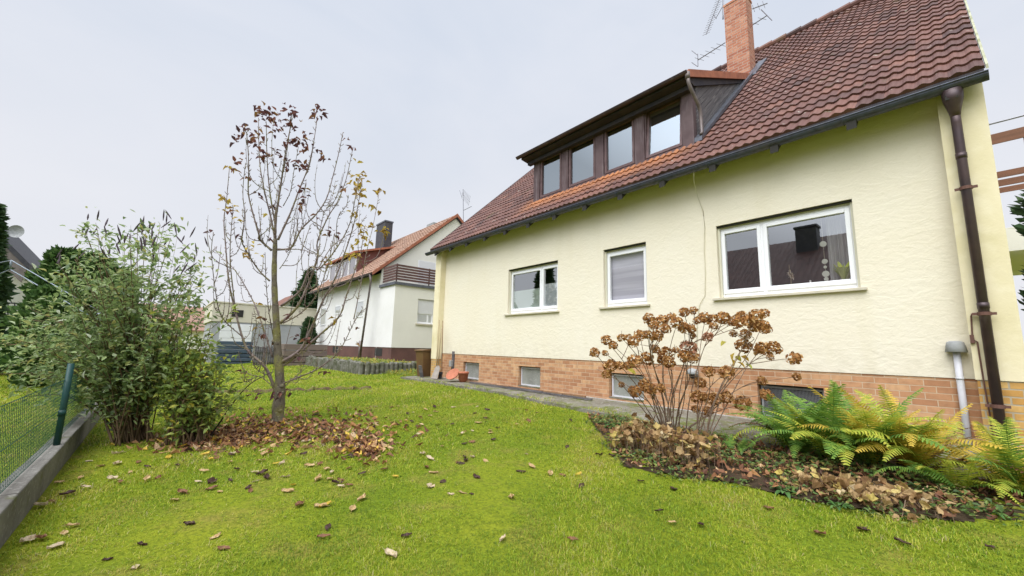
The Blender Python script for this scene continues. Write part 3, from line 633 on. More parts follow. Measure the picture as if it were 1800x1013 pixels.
for k in range(n):
    xx0, xx1 = xa+(xb-xa)*k/n, xa+(xb-xa)*(k+1)/n
    mb.quad((xx0, .33+.03*math.sin(k*1.1), zi), (xx1, .33+.03*math.sin((k+1)*1.1), zi), (xx1, .33+.03*math.sin((k+1)*1.1), 3.8), (xx0, .33+.03*math.sin(k*1.1), 3.8))
o = mb.build('curtain', M['curtain'], smooth=True); tag(o, 'pale grey curtain hanging at the right side of the large window', 'curtain')
def plant_leaf(mb, base, d, L, w, up=.5, a=None, n=5):
    base = np.array(base, float); d = np.array(d, float); d /= np.linalg.norm(d); s = np.cross(d, [0, 0, 1.0]); s /= (np.linalg.norm(s)+1e-9); nrm = np.cross(s, d); r = a if a is not None else random.random(); i0 = len(mb.v)
    for k in range(n+1):
        t = k/n; c = base+d*L*t+np.array([0, 0, -1])*L*up*t*t; ww = w*math.sin(math.pi*min(.98, .08+t*.92))**.8*.5
        mb.v += [tuple(c-s*ww+nrm*ww*.35), tuple(c), tuple(c+s*ww+nrm*ww*.35)]
    for k in range(n):
        q = i0+k*3; mb.face((q, q+1, q+4, q+3), r); mb.face((q+1, q+2, q+5, q+4), r)
hp = thing('potted_plant', (-1.33, .235, zi), 'leafy yellow green houseplant at the right end of the large window', 'houseplant')
mb = MB(); mb.lathe([(0, 0), (.055, 0), (.075, .09), (.068, .09), (.06, .06), (0, .06)], 16, (-1.33, .235, zi)); mb.build('pot', M['pot_white'], hp, True)
for k in range(15):
    a = random.uniform(0, 6.28); mb = MB(); plant_leaf(mb, (-1.33+.02*math.cos(a), .235+.02*math.sin(a), zi+.06), (math.cos(a)*.7, math.sin(a)*.3-.1, 1), random.uniform(.24, .40), .085, .12); mb.build('leaf', M['leafy'], hp, True)
ob = atY(1390, 490, .24); orc = thing('potted_orchid', (ob[0], .24, zi), 'pale flowering orchid with a tall stake in the large window', 'orchid')
ox = float(ob[0])
mb = MB(); mb.lathe([(0, 0), (.045, 0), (.055, .08), (.048, .08), (.045, .05), (0, .05)], 16, (ox, .24, zi)); mb.build('pot', M['pot_white'], orc, True)
mb = MB(); mb.tube([(ox, .24, zi+.05), (ox-.01, .24, zi+.42)], .004, 5); mb.tube([(ox, .25, zi+.05), (ox+.01, .25, zi+.25), (ox+.04, .24, zi+.2)], .004, 5); mb.build('stem', M['wood'], orc)
for k in range(6):
    a = k*1.05; mb = MB(); plant_leaf(mb, (ox, .24, zi+.06), (math.cos(a), math.sin(a)*.5, .35), .19, .06, .5, .1); mb.build('leaf', M['leafy'], orc, True)
for (dx, dz) in ((-.02, .27), (.03, .25), (0, .22), (.035, .19), (.005, .30)):
    mb = MB()
    for j in range(5):
        a = j*1.257; plant_leaf(mb, (ox+dx, .215, zi+dz), (math.cos(a), -.25, math.sin(a)), .035, .03, .1, None, 2)
    mb.build('flower', M['petal'], orc, True)
for px, lab in ((1424, 'white candle on the window ledge beside the orchid'), (1454, 'white candle on the window ledge under the hanging discs')):
    p = atY(px, 490, .24); c = thing('candle', (p[0], .24, zi), lab, 'candle', 'candles in the window')
    mb = MB(); mb.tube([(p[0], .24, zi), (p[0], .24, zi+.13)], .012, 10); mb.build('wax', M['candle'], c, True); mb = MB(); mb.tube([(p[0], .24, zi+.13), (p[0], .24, zi+.147)], .002, 4); mb.build('wick', M['dark'], c)
hm = atY(1447, 430, .22); hx = float(hm[0]); mo_ = thing('hanging_mobile', (hx, .22, 3.7), 'string of pale round discs hanging in the large window', 'mobile')
mb = MB(); mb.tube([(hx, .22, 3.68), (hx, .22, 2.62)], .0025, 4); mb.build('string', M['cable'], mo_)
for py, r in ((429, .045), (460, .038), (470, .022), (482, .048), (491, .03)):
    p = atY(1448, py, .22); mb = MB(); mb.lathe([(0, -.006), (r, -.004), (r, .004), (0, .006)], 16, (hx, .22, p[2]), np.array([[1, 0, 0], [0, 0, 1], [0, -1, 0]])); mb.build('disc', M['shell'], mo_)

# ------------------------------------------------------------------ tools and pots at the house corner
zc = .46
sh = thing('snow_shovel', (-12.35, -.42, zc), 'flat bladed shovel with pale wooden handle leaning at the house corner', 'shovel')
p0 = atY(765, 648, -.36); p1 = atY(775, 588, -.235)
mb = MB(); bx = float(atY(764, 660, -.5)[0])
mb.quad((bx-.20, -.52, zc), (bx+.20, -.52, zc), (bx+.15, -.40, zc+.36), (bx-.15, -.40, zc+.36)); mb.quad((bx-.15, -.40, zc+.36), (bx+.15, -.40, zc+.36), (bx+.05, -.385, zc+.42), (bx-.05, -.385, zc+.42))
o = mb.build('blade', M['shovel'], sh); sm = o.modifiers.new('thick', 'SOLIDIFY'); sm.thickness = .012
ht = atY(776, 578, -.235); mb = MB(); mb.tube([(bx, -.39, zc+.34), tuple(ht)], .016, 8); mb.build('handle', M['wood'], sh, True)
br = thing('broom', (-12.3, -.3, zc), 'long brown handled broom leaning upright against the pier', 'broom')
a = atY(779, 662, -.27); b_ = atY(778.5, 564, -.22); mb = MB(); mb.tube([(a[0], -.33, zc+.22), tuple(b_)], .014, 8); mb.build('handle', M['wood2'], br, True)
mb = MB(); mb.box(a[0]-.14, a[0]+.02, -.38, -.30, zc+.14, zc+.22); mb.build('head', M['blackpl'], br, bev=.01)
mb = MB()
for k in range(60):
    xx = a[0]-.135+.15*random.random(); yy = -.375+.07*random.random(); mb.tube([(xx, yy, zc+.15), (xx+random.uniform(-.015, .015), yy+random.uniform(-.02, .02), zc)], .004, 3, False)
mb.build('bristles', M['blackpl'], br)
rk = thing('hoe', (-12.5, -.3, zc), 'thin pale handled hoe leaning left of the broom on the pier', 'hoe')
a = atY(768, 664, -.38); b_ = atY(772.5, 563, -.235); mb = MB(); mb.tube([(a[0]-.05, -.40, zc+.06), tuple(b_)], .013, 8); mb.build('handle', M['wood'], rk, True)
mb = MB(); mb.obox((a[0]-.05, -.42, zc+.04), ((1, 0, 0), (0, 1, -.3), (0, .3, 1)), (.08, .05, .006)); mb.build('blade', M['shovel'], rk)
a = atY(811.5, 672, -.35); px_, py_ = float(a[0]), -.30
pt_ = thing('flower_pot', (px_, py_, zc), 'upright terracotta flower pot beside the basement window', 'flower pot')
mb = MB(); mb.lathe([(0, 0), (.115, 0), (.155, .24), (.17, .24), (.17, .30), (.155, .30), (.14, .05), (0, .05)], 24, (px_, py_, zc)); mb.build('body', M['terracotta'], pt_, True)
mb = MB(); mb.lathe([(0, .25), (.147, .25)], 20, (px_, py_, zc)); mb.build('soil', M['soil'], pt_)
a = atY(796, 668, -.45); b_ = thing('saucer', (float(a[0]), -.45, zc), 'round terracotta saucer propped against the upright flower pot', 'saucer')
ax = np.array([(1, .0, .0), (0, .55, .83), (0, -.83, .55)]); a3 = np.array([.19, -.62, .62]); a3 /= np.linalg.norm(a3); a1 = np.cross(a3, [0, 0, 1.0]); a1 /= np.linalg.norm(a1); ax = np.array([a1, np.cross(a3, a1), a3])
mb = MB(); mb.lathe([(0, 0), (.19, 0), (.225, .05), (.21, .05), (.18, .018), (0, .018)], 28, (float(a[0])+.02, -.46, zc+.185), ax); mb.build('dish', M['terracotta'], b_, True)
bn = thing('waste_bin', (-13.25, -.2, .4), 'brown wheeled waste bin standing beside the left corner of the house', 'bin')
mb = MB(); n0 = len(mb.v); B0 = (-13.52, -13.02, -.45, .03); zb, zt = .42, 1.32
mb.v += [(-13.46, -.38, zb), (-13.06, -.38, zb), (-13.06, .02, zb), (-13.46, .02, zb), (-13.54, -.46, zt), (-12.98, -.46, zt), (-12.98, .06, zt), (-13.54, .06, zt)]
for q in ((0, 3, 2, 1), (4, 5, 6, 7), (0, 1, 5, 4), (1, 2, 6, 5), (2, 3, 7, 6), (3, 0, 4, 7)): mb.face([n0+i for i in q])
mb.build('body', M['bin'], bn, bev=.02)
mb = MB(); mb.prism([(-.50, zt+.003), (.09, zt+.003), (.09, zt+.06), (-.25, zt+.085), (-.50, zt+.05)], -13.57, -12.95); mb.build('lid', M['bin'], bn, bev=.015)
for xw in (-13.52, -13.05): mb = MB(); mb.lathe([(0, -.02), (.1, -.02), (.1, .02), (0, .02)], 16, (xw, .08, .5), np.array([(0, 1, 0), (0, 0, 1), (1, 0, 0)])); mb.build('wheel', M['blackpl'], bn)
o = MB().obox((-12.93, -.52, .62), ((1, 0, .0), (0, 1, .25), (0, -.25, 1)), (.10, .018, .23)).build('board_offcut', M['weather']); tag(o, 'short grey board leaning on the pier beside the bin', 'board')
for k, (xa, xb, ya, yb) in enumerate(((-10.9, -7.2, -.16, -.30), (-10.6, -6.6, -.26, -.24), (-10.2, -5.6, -.36, -.42), (-9.5, -6.0, -.20, -.14))):
    o = MB().obox(((xa+xb)/2, (ya+yb)/2, .476+.0*k), ((xb-xa, yb-ya, 0), (-(yb-ya), xb-xa, 0), (0, 0, 1)), (math.hypot(xb-xa, yb-ya)/2, .022, .017)).build('timber_lath', M['wood2'] if k % 2 else M['weather'])
    tag(o, 'long thin timber lath lying on the path along the brick base', 'lath', 'laths on the path')

# ------------------------------------------------------------------ neighbouring white house
M['wplaster'] = mat('white_plaster', (.78, .77, .76), .9, [(.7, (.72, .71, .69), .4, .7), (3, (.68, .67, .64), .6, .8)], [(30, .25, .01)])
M['cplaster'] = mat('offwhite_plaster', (.80, .78, .70), .9, [(.7, (.74, .72, .64), .4, .7)], [(30, .25, .01)])
M['brownplinth'] = mat('dark_red_brown_plinth', (.145, .075, .062), .85, [(2, (.11, .058, .05), .4, .7)])
M['railbrown'] = mat('brown_balcony_board', (.10, .052, .045), .6, [(3, (.14, .08, .07), .4, .7)])
M['cheekbrown'] = mat('dull_red_cladding', (.17, .07, .06), .8, [(4, (.13, .055, .05), .4, .7)])
M['shutter'] = mat('pale_roller_shutter', (.72, .72, .72), .6)
M['blackroof'] = mat('dark_slate_cladding', (.05, .05, .06), .7, [(5, (.08, .08, .085), .4, .7)])
M['glassdk'] = glassmat('distant_glass', .25)
nh = thing('neighbour_house', (-25, 3, .8), 'white neighbouring house with orange gable roof, brown plinth and slatted balcony', 'house')
NX0, NX1, NY, NE, NEZ, NS, NRY = -31.3, -20.2, .8, .3, 5.15, .87, 5.15
nz = lambda y: NEZ+NS*(y-NE); NRZ = nz(NRY)
mb = MB(); mb.quad((NX0, NY, 1.41), (NX1, NY, 1.41), (NX1, NY, 5.2), (NX0, NY, 5.2))
mb.build('wall', M['wplaster'], nh)
mb = MB(); by_ = 2*NRY-NY
for x in (NX0, NX1): mb.quad((x, NY, .4), (x, by_, .4), (x, by_, nz(NY)-.1), (x, NRY, NRZ-.12), (x, NY, nz(NY)-.1))
mb.quad((NX0, by_, .4), (NX1, by_, .4), (NX1, by_, 5.3), (NX0, by_, 5.3)); mb.build('gable_wall', M['cplaster'], nh)
AX1, AYb = -18.4, 8.0
mb = MB(); mb.quad((NX1, NY+.0, 1.41), (AX1, NY+.0, 1.41), (AX1, NY+.0, 4.42), (NX1, NY+.0, 4.42)); mb.build('annex_front', M['wplaster'], nh)
wxa = [2.2, 3.1, 2.62, 3.9]
mb = MB(); yw0, yw1, zw0, zw1 = 2.05, 2.95, 2.62, 3.85
for a_, b_, c_, d_ in ((NY, yw0, 1.41, 4.42), (yw1, AYb, 1.41, 4.42), (yw0, yw1, 1.41, zw0), (yw0, yw1, zw1, 4.42)): mb.quad((AX1, a_, c_), (AX1, b_, c_), (AX1, b_, d_), (AX1, a_, d_))
for a_, b_, c_, d_ in (((yw0, zw0), (yw0, zw1), 0, 0), ((yw1, zw0), (yw1, zw1), 0, 0), ((yw0, zw1), (yw1, zw1), 0, 0), ((yw0, zw0), (yw1, zw0), 0, 0)): mb.quad((AX1, *a_), (AX1, *b_), (AX1-.15, *b_), (AX1-.15, *a_))
mb.build('annex_side', M['cplaster'], nh)
mb = MB(); mb.box(NX0, AX1-.02, NY+.02, NY+.3, .3, 1.409); mb.box(AX1-.3, AX1-.02, NY+.3, AYb, .3, 1.409); mb.build('plinth', M['brownplinth'], nh)
mb = MB(); mb.box(NX1+.01, AX1+.08, NY-.08, AYb, 4.42, 4.56); mb.build('balcony_slab', M['zinc'], nh)
ra = MB()
for k in range(6):
    z = 4.66+k*.135; ra.box(NX1+.3, AX1+.01, NY-.02, NY+.02, z, z+.10); ra.box(AX1-.03, AX1+.012, NY+.02, AYb, z, z+.10)
for yy in (NY+.03, 2.6, 4.4, 6.2): ra.box(AX1-.09, AX1-.04, yy, yy+.05, 4.56, 5.47)
ra.build('balcony_rail', M['railbrown'], nh)
for (yy0, yy1, z0, z1, xw) in ((yw0, yw1, zw0, zw1, AX1),):
    mb = MB(); mb.box(xw-.14, xw-.08, yw0+.01, yw1-.01, zw0+.01, zw1-.01); wo = mb.build('window', M['white'], nh)
    mb = MB(); mb.quad((xw-.078, yw0+.08, zw0+.09), (xw-.078, yw0+.56, zw0+.09), (xw-.078, yw0+.56, zw0+.46), (xw-.078, yw0+.08, zw0+.46)); mb.quad((xw-.078, yw0+.66, zw0+.09), (xw-.078, yw1-.08, zw0+.09), (xw-.078, yw1-.08, zw0+.46), (xw-.078, yw0+.66, zw0+.46)); mb.build('pane', M['glassdk'], wo)
    mb = MB(); [mb.box(xw-.078, xw-.055, yw0+.02, yw1-.02, zw0+.5+k*.055, zw0+.5+k*.055+.05) for k in range(12)]; mb.build('roller_shutter', M['shutter'], wo)
    mb = MB(); mb.box(xw-.01, xw+.06, yw0-.08, yw1+.08, zw0-.07, zw0-.005); mb.build('sill', M['sill'], wo)
a = atX(736, 457, NX1+.02); b_ = atX(768, 480, NX1+.02); mb = MB(); mb.box(NX1-.05, NX1+.012, a[1], a[1]+1.1, a[2]-1.3, a[2]); wo = mb.build('window', M['white'], nh); mb = MB(); [mb.box(NX1+.012, NX1+.022, a[1]+.06, a[1]+1.04, a[2]-1.2+.1*k, a[2]-1.2+.1*k+.095) for k in range(12)]; mb.build('roller_shutter', M['shutter'], wo)
for pl, pr, pt0, pb0 in ((627.5, 638, 530, 557), (590, 598, 538, 552), (565, 572, 542, 572)):
    a = atY(pl, pt0, NY-.01); b_ = atY(pr, pb0, NY-.01); mb = MB(); frame_rect(mb, a[0], b_[0], b_[2], a[2], NY-.03, NY+.02, .07); wo = mb.build('window', M['white'], nh); mb = MB(); mb.quad((a[0]+.05, NY-.012, b_[2]+.05), (b_[0]-.05, NY-.012, b_[2]+.05), (b_[0]-.05, NY-.012, a[2]-.05), (a[0]+.05, NY-.012, a[2]-.05)); mb.build('pane', M['glassdk'], wo)
    mb = MB(); mb.quad((a[0], NY+.03, b_[2]), (b_[0], NY+.03, b_[2]), (b_[0], NY+.03, a[2]), (a[0], NY+.03, a[2])); mb.build('dark_interior', M['dark_interior'], wo)  # dark sheet close behind the glass paints in the darkness indoors
for pl, pr in ((585, 594), (659, 671)):
    a = atY(pl, 610, NY); b_ = atY(pr, 620, NY); mb = MB(); mb.box(a[0], b_[0], NY+.005, NY+.03, .98, 1.35); mb.build('basement_window', M['dark'], nh)
nro = tiles('roof', NX0-.3, NX1+.12, NE, NEZ, NS, NRY, .30, .36, nh, M['tile2'], .03, .035, 1)
mb = MB(); mb.prism([(NE, NEZ-.02), (NRY, NRZ-.02), (2*NRY-NE, NEZ-.02), (2*NRY-NE, NEZ-.18), (NRY, NRZ-.2), (NE, NEZ-.16)], NX0-.3, NX1+.1); mb.build('roof_deck', M['fascia'], nro)
mb = MB(); mb.prism([(NE-.02, NEZ-.13), (NRY, NRZ-.13), (2*NRY-NE, NEZ-.13), (2*NRY-NE, NEZ+.05), (NRY, NRZ+.07), (NE-.02, NEZ+.06)], NX1+.122, NX1+.16); mb.build('verge', M['orangetrim'], nro)
gutter('gutter', NX0-.3, NX1+.1, NE-.07, NEZ-.03, .07, nh, M['pipe'])
mb = MB(); q0 = atY(651, 483, NE-.05); q1 = atY(634, 626, NE+.05); mb.tube([(q0[0], q0[1], NEZ-.05), (q0[0], NE+.0, 4.7), (q1[0], NE, .8)], [.09, .05, .06], 8); mb.tube([(q1[0], NE, 1.7), (q1[0], NE, .75)], .09, 8); mb.build('downpipe', M['pipe2'], nh, True)
# its dormer and chimney
mb = MB(); dx0, dx1, dy, dyf = -29.9, -24.6, 1.05, .75
mb.box(dx0, dx1, dy, dy+.2, 5.4, 6.95); nd_ = mb.build('dormer', M['cheekbrown'], nh)
nsl = .30; mb = MB(); mb.prism([(dyf, 6.98), (dyf, 7.10), (4.0, 7.10+nsl*3.2), (4.0, 6.98+nsl*3.2)], dx0-.25, dx1+.2); mb.build('dormer_roof', M['orangetrim'], nd_)
mb = MB(); mb.prism([(dy+.2, nz(dy+.2)-.02), (3.4, nz(3.4)-.02), (3.4, 6.98+nsl*2.6), (dy+.2, 6.98+.1)], dx1-.06, dx1); mb.build('dormer_cheek', M['cheekbrown'], nd_); mb = MB(); mb.prism([(dy+.2, nz(dy+.2)), (3.4, nz(3.4)), (3.4, 6.98+nsl*2.6), (dy+.2, 6.98+.1)], dx0, dx0+.06); mb.build('dormer_cheek', M['cheekbrown'], nd_)
for k in range(4):
    xa = dx0+.15+k*1.28; mb = MB(); frame_rect(mb, xa, xa+1.2, 5.75, 6.9, dy-.05, dy+.0, .07); wo = mb.build('dormer_window', M['white'], nd_)
    mb = MB(); mb.quad((xa+.06, dy-.02, 5.8), (xa+1.14, dy-.02, 5.8), (xa+1.14, dy-.02, 6.85), (xa+.06, dy-.02, 6.85)); mb.build('dormer_pane', M['glassdk'], nd_)
mb = MB(); c0 = atY(662.5, 395, 3.4); c1 = atY(683.5, 396, 3.4); c1 = atY(677, 396, 3.4); mb.box(c0[0], c1[0], 3.4, 3.95, 7.4, c0[2]-.1); nc_ = mb.build('chimney', M['blackroof'], nh); mb = MB(); mb.box(c0[0]-.06, c1[0]+.04, 3.36, 3.99, c0[2]-.099, c0[2]); mb.build('chimney_cap', M['zinc'], nc_)
c0 = atY(765, 390, 5.6); mb = MB(); mb.box(c0[0]-.6, c0[0]+.3, 5.3, 5.9, NRZ-.4, NRZ+.28); mb.build('chimney', M['capgrey'], nh)
# TV aerial seen over the gable
c0 = atY(816, 392, 9.0); ct = atY(814, 333, 9.0); mb = MB(); mb.tube([(c0[0], 9, c0[2]-1.2), tuple(ct)], .03, 6); ant = mb.build('aerial_mast', M['metal'], nh)
mb = MB()
for (p, q) in (((812, 340), (826, 355)), ((815, 370), (829, 363)), ((812, 347), (808, 335))): mb.tube([atY(*p, 9.0), atY(*q, 9.0)], .02, 5)
for k in range(7): p = atY(813+k*2, 341+k*2, 9.0); mb.tube([p-np.array([.1, 0, .35]), p+np.array([.1, 0, .35])], .012, 4)
mb.build('aerial', M['metal'], ant)

# ------------------------------------------------------------------ raised ground next door, palisades
mb = MB(); mb.box(-34, -16.05, -1.22, 14, -.5, .78); o = mb.build('terrace', mat('terrace_ground', (.10, .12, .03), .95, [(1.5, (.20, .15, .07), .45, .65), (5, (.05, .06, .02), .5, .7)], [(10, .6, .05)])); tag(o, 'raised weedy garden ground in front of the white house', 'terrace', kind='structure')
M['palis'] = mat('grey_concrete_palisade', (.16, .155, .13), .9, [(3, (.08, .085, .05), .4, .65), (9, (.27, .26, .23), .55, .75)], [(12, .5, .02)])
def palisade(name, a, b, n, lab):
    mb = MB()
    for k in range(n):
        t = (k+.5)/n; x, y = a[0]+(b[0]-a[0])*t, a[1]+(b[1]-a[1])*t; r = .5*math.hypot(b[0]-a[0], b[1]-a[1])/n; mb.rnd = random.random()
        z = .80+random.uniform(-.05, .05); mb.tube([(x, y, -.1), (x+random.uniform(-.02, .02), y, z-.04), (x, y, z)], [r, r, r*.75], 8)
    o = mb.build(name, M['palis'], None, False); return tag(o, lab, 'palisade')
palisade('palisade_edging', (-16.0, -1.3), (-15.95, 2.6), 20, 'row of grey upright log palisades behind the bin, facing the lawn')
palisade('palisade_edging', (-16.2, -1.32), (-28, -1.35), 46, 'long mossy palisade row running back along the white house')
# ------------------------------------------------------------------ garage and far buildings
M['beigeclad'] = mat('beige_panel', (.66, .62, .50), .85, [(1, (.60, .56, .45), .4, .7)])
M['greywall'] = mat('grey_render', (.40, .41, .42), .9, [(1, (.34, .35, .36), .4, .7)])
M['blue'] = mat('dark_blue_tarpaulin', (.06, .09, .13), .5, [(3, (.085, .11, .14), .4, .7), (8, (.02, .03, .06), .5, .7, (.3, .3, 3))], [(6, .5, .03, (.3, .3, 2))])  # blue greyed so the colour carries background haze
ga = thing('garage', (-34, -2, .1), 'low flat garage with beige upper panels and a white door behind the bare tree', 'garage')
a = atX(375, 533, -32); b_ = atX(572, 548, -32); ytop = 3.95
mb = MB(); mb.box(-38, -32, a[1]+.1, b_[1], 0, 2.75); mb.build('wall', M['greywall'], ga)
mb = MB(); mb.box(-38.05, -31.95, a[1], b_[1]+.05, 2.752, ytop); mb.box(-38.1, -31.9, a[1]-.05, b_[1]+.1, ytop+.002, ytop+.08); mb.build('upper_panel', M['beigeclad'], ga)
p = atX(388, 568, -32); q = atX(441, 600, -32); mb = MB()
for k in range(5): mb.box(-31.99, -31.94, p[1], q[1], .3+k*.47, .3+k*.47+.455)
mb.build('door', M['white'], ga)
mb = MB(); w0 = atX(409, 542, -31.9); w1 = atX(428, 550, -31.9); mb.box(-31.945, -31.92, w0[1], w1[1], 3.1, 3.55); mb.build('window', M['dark'], ga)
p = atX(384, 600, -28.5); q = atX(442, 636, -28.5); mb = MB(); n = 6
for k in range(n): mb.box(-29.4-.03*(k % 2), -28.5+.03*(k % 2), p[1]+.02*(k % 3), q[1]-.02*(k % 2), .12+k*.235, .12+k*.235+.215)
o = mb.build('tarpaulin_stack', M['blue'], bev=.03); tag(o, 'stack wrapped in dark blue tarpaulin in front of the garage door', 'covered stack')
p = atX(500, 603, -24); q = atX(573, 645, -24); mb = MB()
for k in range(4): mb.box(-24.9, -24, p[1], q[1], .15+k*.33, .15+k*.33+.30)
o = mb.build('compost_box', mat('grey_brown_planks', (.20, .155, .13), .85, [(3, (.14, .11, .10), .4, .7, (1, .3, 3))], [(20, .4, .01)]), bev=.015); tag(o, 'grey brown plank compost box left of the palisades', 'compost box')
p = atX(450, 600, -26); q = atX(496, 640, -26); mb = MB()
for k in range(14):
    y = p[1]+(q[1]-p[1])*k/13; mb.box(-26.02, -25.98, y, y+.09, .1, 1.25+.05*math.sin(k*3))
mb.box(-25.975, -25.93, p[1], q[1]+.09, .4, .48); mb.box(-25.975, -25.93, p[1], q[1]+.09, .95, 1.03); o = mb.build('paling_fence', M['weather']); tag(o, 'short weathered paling fence behind the bare tree', 'fence')
def gable(name, cx, cy, w, d, ez, rz, wm, rm, lab, along='y'):
    """ridge runs along x ('x') or y ('y')"""
    t = thing(name, (cx, cy, 0), lab, 'house')
    x0, x1, y0, y1 = cx-w/2, cx+w/2, cy-d/2, cy+d/2; mb = MB()
    if along == 'y':
        mb.prism([(x0, 0), (x1, 0), (x1, ez), (cx, rz-.1), (x0, ez)], y0, y1, 1)
    else: mb.prism([(y0, 0), (y1, 0), (y1, ez), (cy, rz-.1), (y0, ez)], x0, x1, 0)
    mb.build('wall', wm, t); mb = MB(); s = (rz-ez)/((w if along == 'y' else d)/2); o_ = .5; th = .2
    c, h = (cx, w/2) if along == 'y' else (cy, d/2)
    poly = [(c-h-o_, ez-o_*s), (c, rz), (c+h+o_, ez-o_*s), (c+h+o_, ez-o_*s+th), (c, rz+th), (c-h-o_, ez-o_*s+th)]
    mb.prism(poly, (y0 if along == 'y' else x0)-.5, (y1 if along == 'y' else x1)+.5, 1 if along == 'y' else 0); mb.build('roof', rm, t); return t
def flat_tile(name, c): return mat(name, c, .8, [(6, tuple(v*.7 for v in c), .4, .7)], [(12, .4, .03, (1, 1, 3))])
M['rtile'] = flat_tile('red_brown_far_roof', (.20, .095, .07)); M['gtile'] = flat_tile('grey_brown_gable_boards', (.22, .19, .17)); M['otile'] = flat_tile('orange_far_roof', (.33, .20, .15))  # far orange roof desaturated, haze put into its colour
p = atD(478, 514, 52); g1 = gable('far_house', p[0]-2, p[1]+3.0, 10, 9, p[2]-3.6, p[2], M['wplaster'], M['rtile'], 'far white house with red brown roof beyond the garage', 'x')
p = atD(352, 545, 60); g2 = gable('far_house', p[0], p[1]-1, 11, 12, p[2]-3, p[2]+.2, M['cplaster'], M['otile'], 'far house with pale orange roof between shrub and garage', 'y')
# house at the far left beyond the fence
lh = thing('gable_house', (-42, -19, 0), 'white house with grey gable boards and satellite dish behind the left conifers', 'house')
ly0, ly1, lx = -24.5, -14.6, -37.6; lze, lzr, lyc = 6.2, 11.9, -19.5
mb = MB(); mb.prism([(ly0, 0), (ly1, 0), (ly1, lze), (lyc, lzr-.2), (ly0, lze)], -48, lx, 0); mb.build('wall', M['wplaster'], lh)
s = (lzr-lze)/(ly1-lyc); mb = MB(); mb.prism([(lyc, lzr), (ly1+.7, lze-.7*s), (ly1+.7, lze-.7*s+.35), (lyc, lzr+.35), (ly0-.7, lze-.7*s+.35), (ly0-.7, lze-.7*s)], -48.4, lx+.9, 0); mb.build('roof', M['blackroof'], lh)
mb = MB(); mb.prism([(lyc, lzr-1.3), (ly1+.5, lze-1.6), (ly1+.62, lze-.75*s+.3), (lyc, lzr+.1)], lx+.7, lx+.86, 0); mb.build('gable_board', M['gtile'], lh)
p = atX(30, 408, lx+1.3); d_ = MB(); axd = np.array([(.3, .95, 0), (0, 0, 1), (.95, -.3, .1)]); d_.lathe([(0, 0), (.2, .03), (.36, .10), (.37, .11)], 20, p, axd); d_.build('satellite_dish', M['capgrey'], lh, True)
mb = MB()
for py in (532, 547, 567):
    a = atX(0, py, lx+1.4); b_ = atX(38, py+2, lx+1.4); mb.tube([a-np.array([0, 3, 0]), b_], .04, 5)
for px in (2, 14, 26, 38): mb.tube([atX(px, 533, lx+1.4), atX(px, 569, lx+1.4)], .03, 5)
mb.build('balcony_rail', M['fascia'], lh)
mb = MB(); a = atX(38, 572, lx+1.4); mb.box(lx, lx+1.5, -26, a[1], a[2]-.25, a[2]-.02); mb.build('balcony_floor', M['greywall'], lh)
# bare metal frame next door
M['galv'] = mat('pale_blue_grey_tube', (.24, .28, .32), .6, (), (), .5, .3)
mf = thing('canopy_frame', tuple(atD(40, 620, 13)*np.array([1, 1, 0])), 'bare pale grey tubular canopy frame beyond the wire fence', 'canopy frame')
for pl in (((-40, 470), (20, 458), (110, 510), (175, 548)), ((-40, 498), (18, 474), (105, 524), (165, 560))):
    mb = MB(); mb.tube([atD(px, py, 13-.004*px) for px, py in pl], .016, 8); mb.build('roof_tube', M['galv'], mf, True)
for (p, q) in (((20, 458), (18, 474)), ((110, 510), (105, 524)), ((175, 548), (165, 560)), ((-40, 470), (-40, 498))):
    mb = MB(); mb.tube([atD(*p, 13-.004*p[0]), atD(*q, 13-.004*q[0])], .025, 6); mb.build('cross_tube', M['galv'], mf, True)
for p in ((175, 548), (-40, 470), (-40, 498)):
    a = atD(*p, 13-.004*p[0]); mb = MB(); mb.tube([a, (a[0], a[1], 0)], .03, 8); mb.build('leg', M['galv'], mf, True)
# timber balcony at the right end of the house
tb = thing('timber_balcony', (1.6, 7, .4), 'brown boarded timber balcony at the right edge behind the conifer', 'balcony')
yb = 6.0; M['balwood'] = mat('brown_balcony_wood', (.21, .095, .055), .6, [(4, (.15, .07, .04), .4, .7, (.2, 1, 3))])
for py0, py1 in ((231, 249), (300, 311), (315, 326), (329, 338)):
    a = atY(1770, py0-1, yb); b_ = atY(1770, py1-1, yb); mb = MB(); mb.box(.27, 4, yb, yb+.04, b_[2], a[2]); mb.build('board', M['balwood'], tb)
for x in (.9, 2.4, 3.9): mb = MB(); mb.box(x, x+.1, yb+.045, yb+.13, 4.2, 6.5); mb.build('post', M['balwood'], tb)
a = atY(1790, 398, yb); b_ = atY(1790, 440, yb); mb = MB(); mb.box(.262, 4, yb-.0, yb+4, b_[2], a[2]); mb.build('floor_slab', M['cplaster'], tb)
for x in (1.1, 3.7): mb = MB(); mb.box(x, x+.2, yb+.3, yb+.5, .3, b_[2]); mb.build('column', M['cplaster'], tb)
a = atY(1770, 228, yb); mb = MB(); mb.tube([(.3, yb, a[2]+.22), (4, yb, a[2]+.22)], .02, 6); mb.build('handrail', M['metal'], tb)
